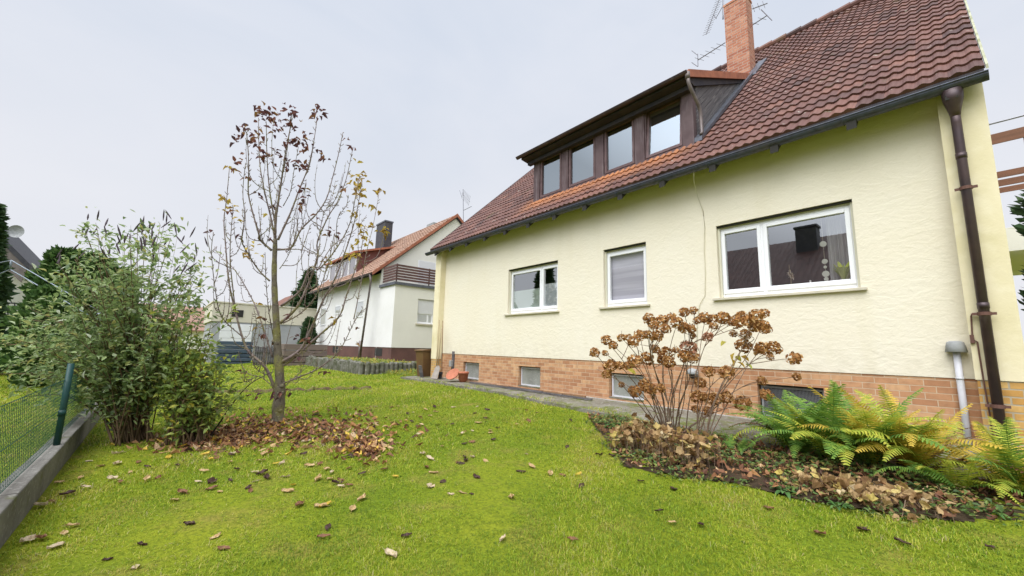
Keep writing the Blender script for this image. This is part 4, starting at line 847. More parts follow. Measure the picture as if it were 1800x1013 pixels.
# house across the street behind the viewer, mirrored in the large window
oh = gable('facing_house', -10, -22, 26, 11, 4.4, 8.3, M['cplaster'], M['tile3'], 'dark roofed house mirrored in the large window', 'x')
for c in oh.children:
    if c.name.startswith('roof'): bpy.data.objects.remove(c)
tiles('roof', -23.4, 3.4, -22, 8.65, -.75, -16.2, .3, .36, oh, M['tile3'], .012, .05, 1)
mb = MB(); mb.prism([(-28, 4.0), (-22, 8.5), (-16.1, 4.05), (-16.1, 4.15), (-22, 8.62), (-28, 4.1)], -23.4, 3.4, 0); mb.build('roof_deck', M['fascia'], oh)
mb = MB(); mb.box(-7.0, -5.95, -21.3, -20.5, 7.0, 9.05); mb.box(-7.06, -5.89, -21.36, -20.44, 9.052, 9.17); mb.build('chimney', M['blackroof'], oh)
# ------------------------------------------------------------------ bare fruit tree
M['bark'] = mat('lichened_bark', (.18, .155, .12), .9, [(5, (.27, .255, .10), .46, .64), (18, (.06, .045, .04), .55, .72), (26, (.42, .40, .28), .62, .74)], [(35, .8, .01), (12, .5, .015)], .15)
M['twig'] = mat('grey_brown_twig', (.25, .195, .18), .85, [(14, (.15, .11, .11), .45, .7), (5, (.24, .22, .085), .48, .68)], (), .2)
M['appleleaf'] = leafmat('autumn_leaf_purple', [(0, (.09, .045, .055)), (.5, (.16, .065, .065)), (.8, (.25, .10, .07)), (1, (.30, .17, .05))], .6, .35)
M['yelleaf'] = leafmat('autumn_leaf_yellow', [(0, (.30, .17, .05)), (.5, (.52, .36, .06)), (1, (.62, .48, .10))], .6, .35)
TD = 7.14
tree = thing('fruit_tree', ground(488, 742), 'nearly bare young fruit tree with mossy trunk standing in fallen leaves', 'tree')
A = lambda x, y: (340+x/3.166, 160+y/3.166)
B = lambda x, y: (340+x/2.98, 360+y/2.98)
def smooth_line(pts, n=5):
    P = [np.array(p, float) for p in pts]; out = []
    for i in range(len(P)-1):
        a, b, c, d = P[max(i-1, 0)], P[i], P[i+1], P[min(i+2, len(P)-1)]
        for k in range(n):
            t = k/n; out.append(.5*((2*b)+(-a+c)*t+(2*a-5*b+4*c-d)*t*t+(-a+3*b-3*c+d)*t**3))
    out.append(P[-1]); return out
trunk_px = [(489, 748), (489, 720), (492, 690), (491, 650), (487, 600), (485, 555), (483, 520), (482, 480), (483, 445), (484, 420)]
tr = smooth_line([tuple(atD(x, y, TD)) for x, y in trunk_px], 3); n = len(tr)
mb = MB(); rr = [.135, .115, .105, .10, .112, .118, .108, .10, .096, .092]+[0]*0
radii = np.interp(np.linspace(0, 1, n), [0, .06, .15, .3, .5, .8, 1], [.14, .10, .10, .076, .058, .042, .034])
radii = radii*(1+.07*np.sin(np.arange(n)*2.1))
mb.tube(tr, list(radii), 12)
for k in (3, 6, 7, 12): # knots
    c = tr[k]+radii[k]*.8*(RT*random.choice((-1, 1))*.6-FW*.7); mb.lathe([(0, .03), (.03, .025), (.05, 0), (.055, -.03)], 8, c, np.array([RT, UP, -FW]))
mb.build('trunk', M['bark'], tree, True)
BR = [  # polylines in photo pixels, then start/end radius and depth swing
 ([(484, 425), A(455, 800), A(460, 700), A(475, 600), A(500, 430), A(515, 330), A(540, 200), A(545, 130)], .040, .006, -.2),
 ([(484, 425), A(430, 700), A(405, 600), A(375, 450), A(365, 330), A(362, 150)], .026, .005, .35),
 ([A(458, 760), A(425, 560), A(410, 380), A(405, 170)], .022, .005, -.3),
 ([A(470, 830), A(540, 680), A(585, 560), A(640, 420), A(670, 280), A(690, 140)], .028, .005, .4),
 ([B(410, 240), B(345, 180), A(365, 800), A(325, 660), A(305, 560), A(308, 430), A(300, 270), A(290, 220)], .032, .005, -.5),
 ([B(440, 235), A(545, 870), A(600, 770), A(680, 690), A(740, 600), A(775, 480), A(810, 340), A(832, 230)], .030, .005, .6),
 ([B(455, 620), B(540, 540), B(600, 420), B(650, 280), A(690, 840), A(750, 700), A(800, 620), A(850, 490), A(885, 330)], .038, .005, .3),
 ([B(460, 530), B(560, 450), B(610, 330), A(700, 990), A(800, 870), A(870, 740), A(900, 600), A(925, 470)], .030, .005, -.6),
 ([B(450, 830), B(560, 760), B(620, 640), B(680, 500), B(740, 390), A(860, 850), A(905, 690), A(940, 500)], .046, .005, -.4),
 ([B(455, 850), B(530, 800), B(640, 700), B(760, 590), B(800, 480), B(850, 330), B(880, 230), B(895, 120)], .042, .005, .7),
 ([B(460, 940), B(560, 900), B(650, 860), B(760, 770), B(840, 620), B(890, 540)], .026, .004, -.9),
 ([B(840, 600), B(880, 400), A(965, 890), A(1000, 750), A(1035, 560)], .014, .004, .9),
 ([B(425, 960), B(375, 850), B(290, 770), B(255, 690), B(220, 560), B(185, 400), A(180, 870), A(170, 720), A(185, 600), A(200, 430)], .042, .005, .4),
 ([B(222, 570), B(195, 330), A(205, 860), A(215, 720), A(222, 650)], .016, .004, -.4),
 ([B(255, 690), B(150, 590), B(115, 450), B(95, 250), B(105, 150)], .017, .004, -.6),
 ([B(415, 800), B(350, 600), B(300, 480), B(215, 340), B(140, 270), B(110, 220)], .022, .004, .7),
 ([B(400, 400), B(340, 340), B(270, 230), A(270, 820), A(285, 700), A(275, 560), A(290, 400)], .024, .004, -.7),
 ([B(440, 235), B(560, 235), B(640, 260), B(720, 290)], .014, .004, -.3),
 ([B(420, 700), B(395, 560), B(380, 400), B(375, 250)], .014, .004, -.8),
 ([B(470, 620), B(560, 570), B(640, 480), B(700, 330), B(740, 150), A(780, 900)], .018, .004, -.8),
 ([B(450, 990), B(350, 900), B(280, 930), B(250, 900)], .013, .004, -.4),
 ([B(440, 1000), B(500, 930), B(560, 880), B(620, 820), B(600, 760)], .013, .004, .3),
 ([A(600, 900), A(640, 780), A(660, 740), A(690, 760)], .010, .003, .4),
 ([A(690, 1000), A(760, 880), A(830, 820), A(905, 770), A(965, 690)], .013, .003, .8),
 ([B(405, 900), B(330, 860), B(300, 760), B(330, 640), B(315, 540)], .012, .003, -.9),
 ([A(480, 990), A(520, 930), A(555, 850), A(580, 760), A(575, 690)], .011, .003, -.7),
 ([A(400, 870), A(425, 780), A(420, 700)], .008, .003, -.5),
 ([A(500, 640), A(540, 560), A(560, 440), A(585, 310)], .012, .003, -.6),
 ([A(700, 830), A(720, 700), A(770, 600), A(790, 500)], .011, .003, .9),
 ([A(800, 870), A(800, 720), A(850, 640), A(862, 580)], .010, .003, -.9),
]
mb = MB(); mt = MB(); tips = []
rs = random.Random(5)
def tripts(mb2, p, d, L, r0):
    pass
for px, r0, r1, sw in BR:
    m_ = len(px); pts = [atD(x, y, TD+sw*(k/(m_-1))**1.2+(rs.uniform(-.06, .06) if k else 0)) for k, (x, y) in enumerate(px)]
    L = smooth_line(pts, 5); n = len(L); rad_ = [(.74*r0+(r1-.74*r0)*(k/(n-1))**.6)*(1+.10*math.sin(k*2.3)) for k in range(n)]
    mb.tube(L, rad_, 6); tips.append((L, rad_))
    for k in range(2, n-1):        # fruiting spurs
        seg = L[k+1]-L[k]; ln = np.linalg.norm(seg); seg = seg/ln
        for q in range(max(1, int(ln/.042))):
            if rs.random() < .15: continue
            p = L[k]+seg*ln*rs.random(); v = np.array([rs.gauss(0, 1) for _ in range(3)]); v -= seg*v.dot(seg); v /= np.linalg.norm(v); v = v*.8+seg*.55
            l = rs.uniform(.025, .065)*(1.4 if rs.random() < .15 else 1); mt.tube([p, p+v*l*.6, p+v*l+seg*l*.3], [.0055, .005, .006], 4)
        if rs.random() < .30 and r0 > .010 and k < n*.55:
            v = np.array([rs.gauss(0, 1) for _ in range(3)]); v -= seg*v.dot(seg); v /= np.linalg.norm(v); l = rs.uniform(.2, .9); up_ = np.array([0, 0, 1.0])
            q = smooth_line([L[k], L[k]+v*l*.28+seg*l*.2, L[k]+v*l*.40+seg*l*.35+up_*l*.3, L[k]+v*l*.42+seg*l*.45+up_*l*.65], 3); mt.tube(q, list(np.linspace(.0075, .003, len(q))), 4)
            for z_ in range(int(l/.06)):
                pp = q[1+z_ % (len(q)-2)]; mt.tube([pp, pp+np.array([rs.gauss(0, .025), rs.gauss(0, .025), .015])], [.004, .005], 3)
nb = len(mb.v); mb.v += mt.v; mb.f += [tuple(i+nb for i in f) for f in mt.f]; mb.a += mt.a; mb.mi += mt.mi; mb.build('branches', M['twig'], tree, True)
def leaf(mb, p, d, L, w, a=None, curl=.3):
    d = np.array(d, float); d /= (np.linalg.norm(d)+1e-9); u = np.array([rs.gauss(0, .4), rs.gauss(0, .4), 1.0]); s = np.cross(d, u); s /= (np.linalg.norm(s)+1e-9); nn = np.cross(s, d)
    i = len(mb.v); a = a if a is not None else rs.random()
    mid = p+d*L*.5-nn*L*curl*.2; tip = p+d*L-nn*L*curl
    mb.v += [tuple(p), tuple(p+d*L*.42+s*w*.5+nn*w*curl), tuple(mid), tuple(p+d*L*.42-s*w*.5+nn*w*curl), tuple(tip), tuple(p+d*L*.78+s*w*.32+nn*w*curl*.5-nn*L*curl*.5), tuple(p+d*L*.78-s*w*.32+nn*w*curl*.5-nn*L*curl*.5)]
    mb.face((i, i+1, i+2), a); mb.face((i, i+2, i+3), a); mb.face((i+1, i+5, i+4, i+2), a); mb.face((i+2, i+4, i+6, i+3), a)
lp_, ly_ = MB(), MB()
def cluster(m, px, py, n, spread, dep=0, size=.105):
    c = atD(px, py, TD+dep)
    for _ in range(n):
        p = c+RT*rs.gauss(0, spread*.62)+UP*rs.gauss(0, spread*.45)+FW*rs.gauss(0, spread*.5); d = (rs.gauss(0, 1), rs.gauss(0, 1), rs.gauss(-.1, .5)); leaf(m, p, d, size*rs.uniform(.7, 1.2), size*.58*rs.uniform(.8, 1.1), None, rs.uniform(.1, .5))
for x, y, n, s in ((370, 110, 12, .10), (410, 130, 22, .13), (455, 145, 14, .11), (350, 95, 4, .05), (540, 110, 12, .09), (545, 185, 14, .10), (570, 130, 4, .05), (690, 95, 8, .08), (710, 130, 8, .09), (670, 145, 3, .04), (290, 210, 9, .09), (255, 250, 8, .08), (320, 255, 9, .10), (350, 290, 7, .09), (360, 220, 5, .07), (240, 295, 4, .06), (285, 345, 3, .04), (385, 345, 16, .11), (420, 380, 8, .08), (450, 345, 7, .07), (495, 370, 4, .05), (530, 290, 12, .11), (590, 280, 18, .11), (610, 315, 6, .07), (625, 245, 6, .07), (575, 410, 12, .10), (600, 430, 8, .08), (645, 430, 6, .07), (690, 315, 5, .06), (715, 370, 6, .07), (480, 215, 6, .07), (450, 235, 3, .05), (520, 420, 3, .05), (600, 545, 5, .06), (625, 590, 3, .05), (595, 640, 5, .06), (370, 575, 5, .06), (305, 490, 4, .05), (445, 640, 4, .05), (485, 535, 2, .04), (835, 540, 3, .05), (775, 795, 14, .07), (885, 320, 4, .05), (855, 265, 2, .03), (105, 785, 5, .06), (235, 810, 5, .06), (215, 680, 4, .06), (235, 400, 3, .04), (270, 397, 2, .03), (220, 440, 4, .06), (700, 700, 2, .04), (740, 970, 4, .06), (430, 830, 4, .06)):
    cluster(lp_, *A(x, y), n, s, rs.uniform(-.4, .4))
for x, y, n, s in ((205, 425, 4, .04), (165, 590, 7, .08), (190, 615, 5, .06), (150, 660, 2, .04), (225, 650, 5, .07), (240, 710, 3, .05), (410, 690, 2, .03), (330, 880, 9, .10), (300, 915, 7, .09), (895, 480, 8, .09), (925, 520, 14, .11), (950, 470, 7, .08), (905, 555, 8, .09), (935, 580, 8, .09), (900, 680, 7, .07), (940, 630, 3, .05), (925, 740, 5, .07), (950, 770, 8, .09), (945, 820, 8, .08), (970, 850, 4, .06), (1035, 550, 7, .07), (1045, 670, 2, .03), (990, 650, 4, .05), (1065, 780, 12, .08), (890, 865, 3, .04), (870, 920, 6, .06), (910, 915, 4, .05), (740, 940, 5, .06), (910, 395, 2, .03)):
    cluster(ly_, *A(x, y), n, s, rs.uniform(-.5, .8))
for x, y, n, s in ((330, 515, 3, .05), (365, 595, 4, .06), (345, 640, 2, .03), (370, 680, 4, .05), (590, 710, 6, .06), (530, 685, 4, .05), (735, 600, 3, .04), (560, 800, 4, .05), (440, 720, 3, .05), (500, 580, 2, .03), (860, 650, 2, .03), (850, 730, 2, .03), (100, 950, 7, .06), (250, 880, 4, .06), (320, 1000, 5, .06), (490, 980, 6, .08), (685, 890, 5, .06), (440, 990, 6, .07)):
    cluster(lp_ if x % 3 else ly_, *B(x, y), n, s, rs.uniform(-.4, .4))
lp_.build('leaves', M['appleleaf'], tree); ly_.build('yellow_leaves', M['yelleaf'], tree)

# ------------------------------------------------------------------ shrubs at the left
M['stem'] = mat('shrub_stem', (.16, .105, .062), .85, [(10, (.10, .065, .04), .4, .65), (5, (.20, .16, .08), .55, .75)], [(30, .5, .006)], .2)
M['buddleaf'] = leafmat('grey_green_shrub_leaf', [(0, (.12, .19, .08)), (.3, (.27, .37, .14)), (.52, (.39, .49, .21)), (.60, (.52, .48, .16)), (.66, (.44, .53, .29)), (.85, (.62, .67, .52)), (1, (.76, .79, .70))], .5, .42, .4)
M['spike'] = mat('dry_purple_flower_spike', (.10, .075, .095), .9, [(30, (.06, .045, .05), .4, .6)])
M['yshrub'] = leafmat('yellowing_shrub_leaf', [(0, (.12, .19, .05)), (.35, (.25, .35, .09)), (.62, (.40, .44, .09)), (.85, (.62, .50, .07)), (1, (.52, .27, .06))], .5, .35, .3)
def shrub(name, base_px, dep, ends, label, lm, nleaf, Lr, wid, nst, spikes, bspread, depth_sp):
    b = ground(*base_px); t = thing(name, b, label, 'shrub'); st = MB(); lf = MB(); spl = []; r2 = random.Random(len(label))
    for k in range(nst):
        ex, ey = ends[k % len(ends)]; ex += r2.gauss(0, 14); ey += r2.gauss(0, 10)
        e = atD(ex, ey, dep+r2.uniform(-depth_sp, depth_sp)); b0 = b+np.array([r2.gauss(0, bspread), r2.gauss(0, bspread), -.03])
        span = e-b0; mid = b0+span*.5+np.array([0, 0, 1])*np.linalg.norm(span[:2])*.28+np.array([r2.gauss(0, .06), r2.gauss(0, .06), 0])
        L = smooth_line([b0, b0+(mid-b0)*.45+np.array([0, 0, .10]), mid, e], 6); n = len(L); r0 = r2.uniform(.008, .02)
        st.tube(L, [r0*(1-.85*q/(n-1)) for q in range(n)], 5)
        for q in range(n-1):
            f = q/(n-1)
            if f < .18: continue
            cnt = nleaf*(.35+1.0*min(1, f*1.3)); cnt = int(cnt)+(1 if r2.random() < cnt % 1 else 0)
            for _ in range(cnt):
                p = L[q]+(L[q+1]-L[q])*r2.random()+np.array([r2.gauss(0, .10), r2.gauss(0, .10), r2.gauss(0, .09)])*(.5+.9*f)
                ax_ = (L[q+1]-L[q]); ax_ = ax_/np.linalg.norm(ax_); d = ax_*.5+np.array([r2.gauss(0, .7), r2.gauss(0, .7), r2.gauss(-.05, .45)])
                a = min(1, max(0, r2.gauss(.36, .21))); leaf(lf, p, d, r2.uniform(*Lr), r2.uniform(*Lr)*wid, a, r2.uniform(.0, .35))
            if f > .4 and r2.random() < .5:
                v = np.array([r2.gauss(0, .5), r2.gauss(0, .5), r2.uniform(.1, .8)]); l = r2.uniform(.15, .4); q2 = [L[q], L[q]+v*l*.6, L[q]+v*l+np.array([0, 0, .03])]; st.tube(q2, [.004, .003, .002], 4)
                for _ in range(int(nleaf*1.6)): leaf(lf, q2[1]+(q2[2]-q2[1])*r2.random(), v+np.array([r2.gauss(0, .6), r2.gauss(0, .6), r2.gauss(0, .5)]), r2.uniform(*Lr), r2.uniform(*Lr)*wid, min(1, max(0, r2.gauss(.36, .21))), .2)
        if spikes and ey < 470:
            for _ in range(2):
                v = np.array([r2.gauss(0, .35), r2.gauss(0, .35), 1]); s0 = L[-1]-np.array([0, 0, .02])+np.array([r2.gauss(0, .12), r2.gauss(0, .12), r2.gauss(0, .06)]); l = r2.uniform(.10, .2); spl.append([s0, s0+v*l*.4, s0+v*l*.75, s0+v*l])
    st.build('stems', M['stem'], t, True); lf.build('foliage', lm, t)
    for q in spl: s_ = MB(); s_.tube(q, [.004, .012, .009, .002], 5); s_.build('flower_spike', M['spike'], t)
    return t
E1 = [(20, 640), (60, 660), (5, 610), (50, 600), (40, 560), (90, 560), (70, 530), (110, 500), (100, 470), (135, 470), (150, 440), (120, 440), (170, 415), (185, 405), (210, 430), (235, 410), (260, 410), (245, 395), (285, 420), (305, 400), (315, 430), (335, 450), (330, 480), (345, 500), (320, 510), (350, 540), (290, 470), (260, 470), (230, 480), (200, 470), (180, 500), (150, 520), (210, 540), (250, 540), (290, 550), (170, 570), (130, 600), (100, 620), (80, 690), (120, 660), (180, 640), (220, 610), (260, 600), (310, 600), (150, 690), (30, 680), (330, 560), (8, 650), (35, 665), (55, 640), (15, 590), (200, 660), (240, 660), (290, 640)]
shrub('flowering_shrub', (238, 776), 5.95, E1, 'large grey green shrub with arching stems and dry flower spikes by the fence', M['buddleaf'], 6.0, (.05, .12), .45, 92, True, .10, .75)
E2 = [(300, 560), (340, 570), (370, 600), (385, 640), (360, 660), (320, 640), (290, 660), (380, 690), (350, 710), (300, 720), (330, 740), (375, 730), (270, 690), (310, 610), (345, 620), (280, 630)]
shrub('yellowing_shrub', (330, 780), 5.85, E2, 'smaller shrub with yellowing leaves between the grey green shrub and the bare tree', M['yshrub'], 3.2, (.06, .12), .5, 36, False, .11, .45)
o = MB(); L = smooth_line([atD(362, 776, 6.0), atD(385, 745, 6.03), (atD(410, 708, 6.08)), atD(440, 675, 6.15), atD(478, 654, 6.3)], 5); o.tube(L, list(np.linspace(.013, .005, len(L))), 6); o = o.build('bent_cane', mat('dark_cane', (.045, .03, .028), .7), None, True); tag(o, 'single dark bent cane arching from the leaf litter towards the tree trunk', 'cane')

# ------------------------------------------------------------------ hydrangea
M['hstem'] = mat('hydrangea_stem', (.27, .19, .13), .85, [(12, (.16, .10, .075), .45, .7)], (), .2)
M['hhead'] = leafmat('dry_hydrangea_head', [(0, (.22, .09, .03)), (.4, (.42, .19, .06)), (.75, (.56, .30, .10)), (1, (.66, .42, .19))], .7, .25, .2)
M['hpink'] = leafmat('faded_pink_head', [(0, (.36, .15, .07)), (1, (.58, .32, .22))], .7, .25, .2)
hb = ground(1205, 775); HD = 5.45
hyd = thing('hydrangea', hb, 'leggy hydrangea with dry brown flower heads in front of the brick base', 'hydrangea')
def head_mesh(seed, m):
    r3 = random.Random(seed); mb = MB()
    for k in range(95):
        v = np.array([r3.gauss(0, 1), r3.gauss(0, 1), r3.gauss(.15, 1)]); v /= np.linalg.norm(v); v[2] *= .85
        c = v*r3.uniform(.72, 1.05); t1 = np.cross(v, [r3.gauss(0, 1) for _ in range(3)]); t1 /= np.linalg.norm(t1); nrm = v+np.array([r3.gauss(0, .5) for _ in range(3)]); t2 = np.cross(nrm, t1); t2 /= np.linalg.norm(t2); s = r3.uniform(.18, .34); a = r3.random()
        i = len(mb.v); mb.v += [tuple(c), tuple(c+t1*s*.7+t2*s*.4+v*.1), tuple(c+t1*s*1.1+v*r3.uniform(-.1, .2)), tuple(c+t1*s*.6-t2*s*.45+v*.05), tuple(c-t1*s*.5+t2*s*.6+v*.1), tuple(c-t1*s*.9+v*r3.uniform(-.15, .1)), tuple(c-t1*s*.4-t2*s*.6)]
        mb.face((i, i+1, i+2, i+3), a); mb.face((i, i+4, i+5, i+6), a); mb.face((i, i+3, i+6), a); mb.face((i, i+4, i+1), a)
    me_o = mb.build('flower_head', m); me = me_o.data; bpy.data.objects.remove(me_o); return me
heads = [head_mesh(s, M['hhead']) for s in range(4)]+[head_mesh(9, M['hpink'])]
HL = [(60, 675, 20), (105, 678, 12), (110, 622, 20), (140, 645, 18), (175, 612, 16), (205, 610, 14), (225, 630, 22), (253, 602, 22), (285, 600, 18), (325, 605, 24), (290, 530, 22), (310, 560, 20), (345, 540, 24), (385, 525, 18), (360, 575, 20), (410, 550, 24), (440, 570, 24), (470, 575, 18), (440, 505, 20), (480, 497, 16), (495, 540, 16), (530, 530, 24), (560, 530, 18), (565, 562, 16), (605, 530, 26), (660, 545, 28), (685, 520, 20), (720, 545, 28), (745, 520, 28), (780, 508, 18), (770, 565, 28), (790, 578, 18), (740, 560, 24), (700, 598, 20), (648, 595, 14), (690, 645, 28), (768, 660, 28), (820, 655, 28), (805, 695, 13), (905, 700, 26), (918, 778, 16), (540, 608, 20), (478, 605, 12), (460, 655, 30), (440, 690, 24), (480, 695, 24), (405, 665, 14), (360, 680, 26), (350, 705, 22), (375, 715, 24), (315, 660, 18), (280, 700, 26), (230, 710, 26), (205, 730, 20), (165, 730, 18), (130, 730, 26), (110, 768, 18), (230, 840, 24), (275, 815, 26), (295, 828, 24), (340, 825, 18), (175, 812, 12), (510, 805, 22), (545, 755, 22), (620, 760, 28), (495, 860, 24), (520, 862, 18), (565, 875, 28), (620, 865, 24), (690, 890, 30), (540, 925, 20), (490, 915, 16), (790, 855, 24), (770, 795, 18)]
sm = MB(); r3 = random.Random(11); nodes = []
bases = [ground(1172, 775), ground(1185, 770), ground(1205, 772), ground(1225, 778), ground(1240, 782), ground(1195, 765)]
for (zx, zy, zr) in HL:
    px, py = 1020+zx/2.4115, 340+zy/2.4115; dep = HD+r3.uniform(-.45, .40); c = atD(px, py, dep); rr_ = zr/2.4115/FPX*dep*1.12
    o = bpy.data.objects.new('flower_head', heads[4] if (zx, zy) in ((540, 608), (460, 655)) else r3.choice(heads[:4])); COL.objects.link(o); o.parent = hyd; o.location = Vector([float(v) for v in c])-hyd.location; o.scale = (rr_,)*3; o.rotation_euler = (r3.uniform(-.4, .4), r3.uniform(-.4, .4), r3.uniform(0, 6.28))
    b = min(bases, key=lambda q: abs((q-c).dot(RT))+r3.uniform(0, .35)); span = c-b; v1 = b+np.array([0, 0, 1])*span[2]*.35+span*np.array([.22, .22, 0])+np.array([r3.gauss(0, .05), r3.gauss(0, .05), 0]); v2 = b+span*np.array([.62, .62, .72])+np.array([r3.gauss(0, .05), r3.gauss(0, .05), r3.gauss(0, .03)])
    if nodes and r3.random() < .55:
        st_ = min(nodes, key=lambda q: np.linalg.norm(q-c)+(.5 if q[2] > c[2]-.08 else 0)); L = smooth_line([st_, st_+(c-st_)*.5+np.array([r3.gauss(0, .04), r3.gauss(0, .04), .02]), c], 4); sm.tube(L, list(np.linspace(.006, .0035, len(L))), 5)
    else:
        L = smooth_line([b, v1, v2, c], 4); sm.tube(L, list(np.linspace(.0085, .0035, len(L))), 5); nodes += L[4:10]
    for q in L[3::3]:
        if r3.random() < .5:
            w_ = np.array([r3.gauss(0, .1), r3.gauss(0, .1), r3.uniform(.02, .1)]); sm.tube([q, q+w_], [.004, .0025], 4)
sm.build('stems', M['hstem'], hyd, True)
mb = MB(); rs.seed(3)
for zx, zy in ((660, 690), (640, 700), (665, 715), (680, 690), (655, 675), (200, 748), (620, 630), (700, 725)):
    p = atD(1020+zx/2.4115, 340+zy/2.4115, HD-.1); leaf(mb, p, (rs.gauss(0, 1), rs.gauss(0, 1), -.5), .12, .07, .6+.4*rs.random(), .3)
mb.build('last_leaves', M['yshrub'], hyd)

# ------------------------------------------------------------------ ferns
M['fgreen'] = leafmat('fern_green', [(0, (.08, .20, .04)), (.5, (.17, .33, .055)), (1, (.32, .46, .07))], .55, .35, .25)
M['flime'] = leafmat('fern_lime', [(0, (.24, .36, .04)), (.5, (.44, .52, .06)), (1, (.68, .62, .09))], .55, .4, .25)
M['fyellow'] = leafmat('fern_yellow', [(0, (.44, .36, .05)), (.5, (.72, .52, .07)), (1, (.82, .60, .11))], .55, .4, .25)
M['fbrown'] = leafmat('fern_dead', [(0, (.08, .04, .02)), (1, (.20, .10, .045))], .7, .2, .2)
def frond_mesh(seed, L=1.0, arch=.5, npin=30, wmax=.17):
    r4 = random.Random(seed); mb = MB(); ts = np.linspace(0, 1, 16); el = rad(78)
    P = [np.zeros(3)]; ang = el
    for k in range(15):
        ang = el-arch*2.2*(ts[k]**1.4); P.append(P[-1]+np.array([math.cos(ang), 0, math.sin(ang)])*L/15)
    side = .08*r4.gauss(0, 1); P = [p+np.array([0, side*(k/15)**2, 0]) for k, p in enumerate(P)]
    mb.rnd = .3; mb.tube(P, list(np.linspace(.005, .0015, 16)), 4, False)
    for k in range(npin):
        t = .12+.87*(k/(npin-1)); f = t*15; i = min(int(f), 14); p = P[i]+(P[i+1]-P[i])*(f-i); tg = P[i+1]-P[i]; tg /= np.linalg.norm(tg)
        ln = wmax*L*min(1, (t-.05)/.3)*(1-max(0, t-.35)/.68)**.8+.008
        up = np.cross(np.array([0, 1.0, 0]), tg)*-1
        for s in (-1, 1):
            d = np.array([0, s, 0])*.92+tg*.42+up*r4.uniform(-.22, .10); d /= np.linalg.norm(d); w = L*.87/npin*1.02; a = min(1, max(0, .5+r4.gauss(0, .2)+.25*(t-.5)))
            e = tg-d*(tg@d); e /= np.linalg.norm(e); droop = -up*ln*.18; nl = 5 if ln > .05 else 3; i0 = len(mb.v)
            for q in range(nl+1):   # zigzag lobed edge
                u = q/nl; c = p+d*ln*u+droop*u*u; hw = w*.5*(1-u)**.55*(1 if q % 1 == 0 else .6)+.0006
                mb.v += [tuple(c-e*hw*.75), tuple(c+e*hw)]
                if q < nl:
                    c2 = p+d*ln*(u+.62/nl)+droop*(u+.6/nl)**2; mb.v += [tuple(c2-e*hw*.42+d*.004), tuple(c2+e*hw*.5+d*.004)]
            m2 = 2*nl
            for q in range(m2): mb.face((i0+2*q, i0+2*q+1, i0+2*q+3, i0+2*q+2), a)
    o = mb.build('frond', M['fgreen']); me = o.data; bpy.data.objects.remove(o); return me
fr = [frond_mesh(1, 1, .42), frond_mesh(2, 1, .62, 30, .19), frond_mesh(3, 1, .8, 28, .17), frond_mesh(4, 1, .3, 32, .18), frond_mesh(5, .85, .5, 26, .22), frond_mesh(6, 1.1, .7, 34, .15), frond_mesh(7, .9, 1.0, 26, .2)]
def fern(px, py, n, L, mats, label, flat=0, seed=1, azr=(0, 6.28)):
    b = ground(px, py); t = thing('fern', b, label, 'fern'); r5 = random.Random(seed)
    for k in range(n):
        az = azr[0]+(azr[1]-azr[0])*(k+r5.uniform(-.3, .3))/n; o = bpy.data.objects.new('frond', r5.choice(fr)); COL.objects.link(o); o.parent = t
        tilt = r5.uniform(.05, .75)+flat; o.location = (r5.gauss(0, .04), r5.gauss(0, .04), r5.uniform(-.03, .02)); o.rotation_euler = (r5.uniform(-.35, .35), tilt*.42, az); o.scale = (L*r5.uniform(.6, 1.15), L*r5.uniform(.6, 1.1), L*r5.uniform(.7, 1.1))
        o.material_slots[0].link = 'OBJECT'; o.material_slots[0].material = M[r5.choice(mats)]
    return t
fern(1400, 800, 40, 1.0, ['fgreen']*6+['flime', 'fbrown'], 'tall dark green fern below the meshed basement window', 0, 1)
fern(1465, 815, 36, 1.02, ['fgreen', 'fgreen', 'flime', 'flime'], 'green fern with lime tips between the dark green and the golden fern', 0, 2)
fern(1530, 822, 30, 1.02, ['flime', 'fgreen', 'fyellow'], 'lime and yellow fern just left of the golden fern', 0, 3)
fern(1610, 835, 42, 1.02, ['fyellow']*5+['flime']*3+['fbrown'], 'golden yellow fern in front of the pale vent pipe', 0, 4)
fern(1790, 875, 30, .85, ['flime', 'flime', 'fyellow', 'fgreen'], 'yellow green fern at the right edge of the bed', .2, 5)
fern(1675, 865, 10, .65, ['fgreen', 'flime'], 'low spreading fern at the lawn edge left of the right edge fern', .55, 6, (3.0, 6.6))
fern(1295, 800, 9, .42, ['fgreen'], 'small low fern under the hydrangea', .4, 7)

# ------------------------------------------------------------------ bed plants, litter, fallen leaves
M['dead'] = leafmat('withered_leaf', [(0, (.14, .07, .03)), (.3, (.32, .19, .08)), (.65, (.52, .36, .18)), (.85, (.58, .46, .12)), (1, (.64, .52, .32))], .7, .25, .2)
M['hosta'] = leafmat('broad_green_leaf', [(0, (.04, .12, .03)), (.6, (.10, .22, .055)), (1, (.20, .32, .08))], .4, .25, .4)
def broad(mb, p, d, L, w, a, cup):
    """roundish lobed leaf"""
    d = np.array(d, float); d /= np.linalg.norm(d); u = np.array([rs.gauss(0, .5), rs.gauss(0, .5), 1]); s = np.cross(d, u); s /= np.linalg.norm(s); nn = np.cross(s, d); i = len(mb.v); c = p+d*L*.5; mb.v.append(tuple(c-nn*cup*L*.3)); n = 11
    for k in range(n):
        q = 2*math.pi*k/n; r = .5*(1+.16*math.cos(5*q)+rs.uniform(-.10, .08)); mb.v.append(tuple(c+d*L*r*math.cos(q)+s*w*r*math.sin(q)+nn*cup*L*rs.uniform(.0, .45)))
    for k in range(n): mb.face((i, i+1+k, i+1+(k+1) % n), a)
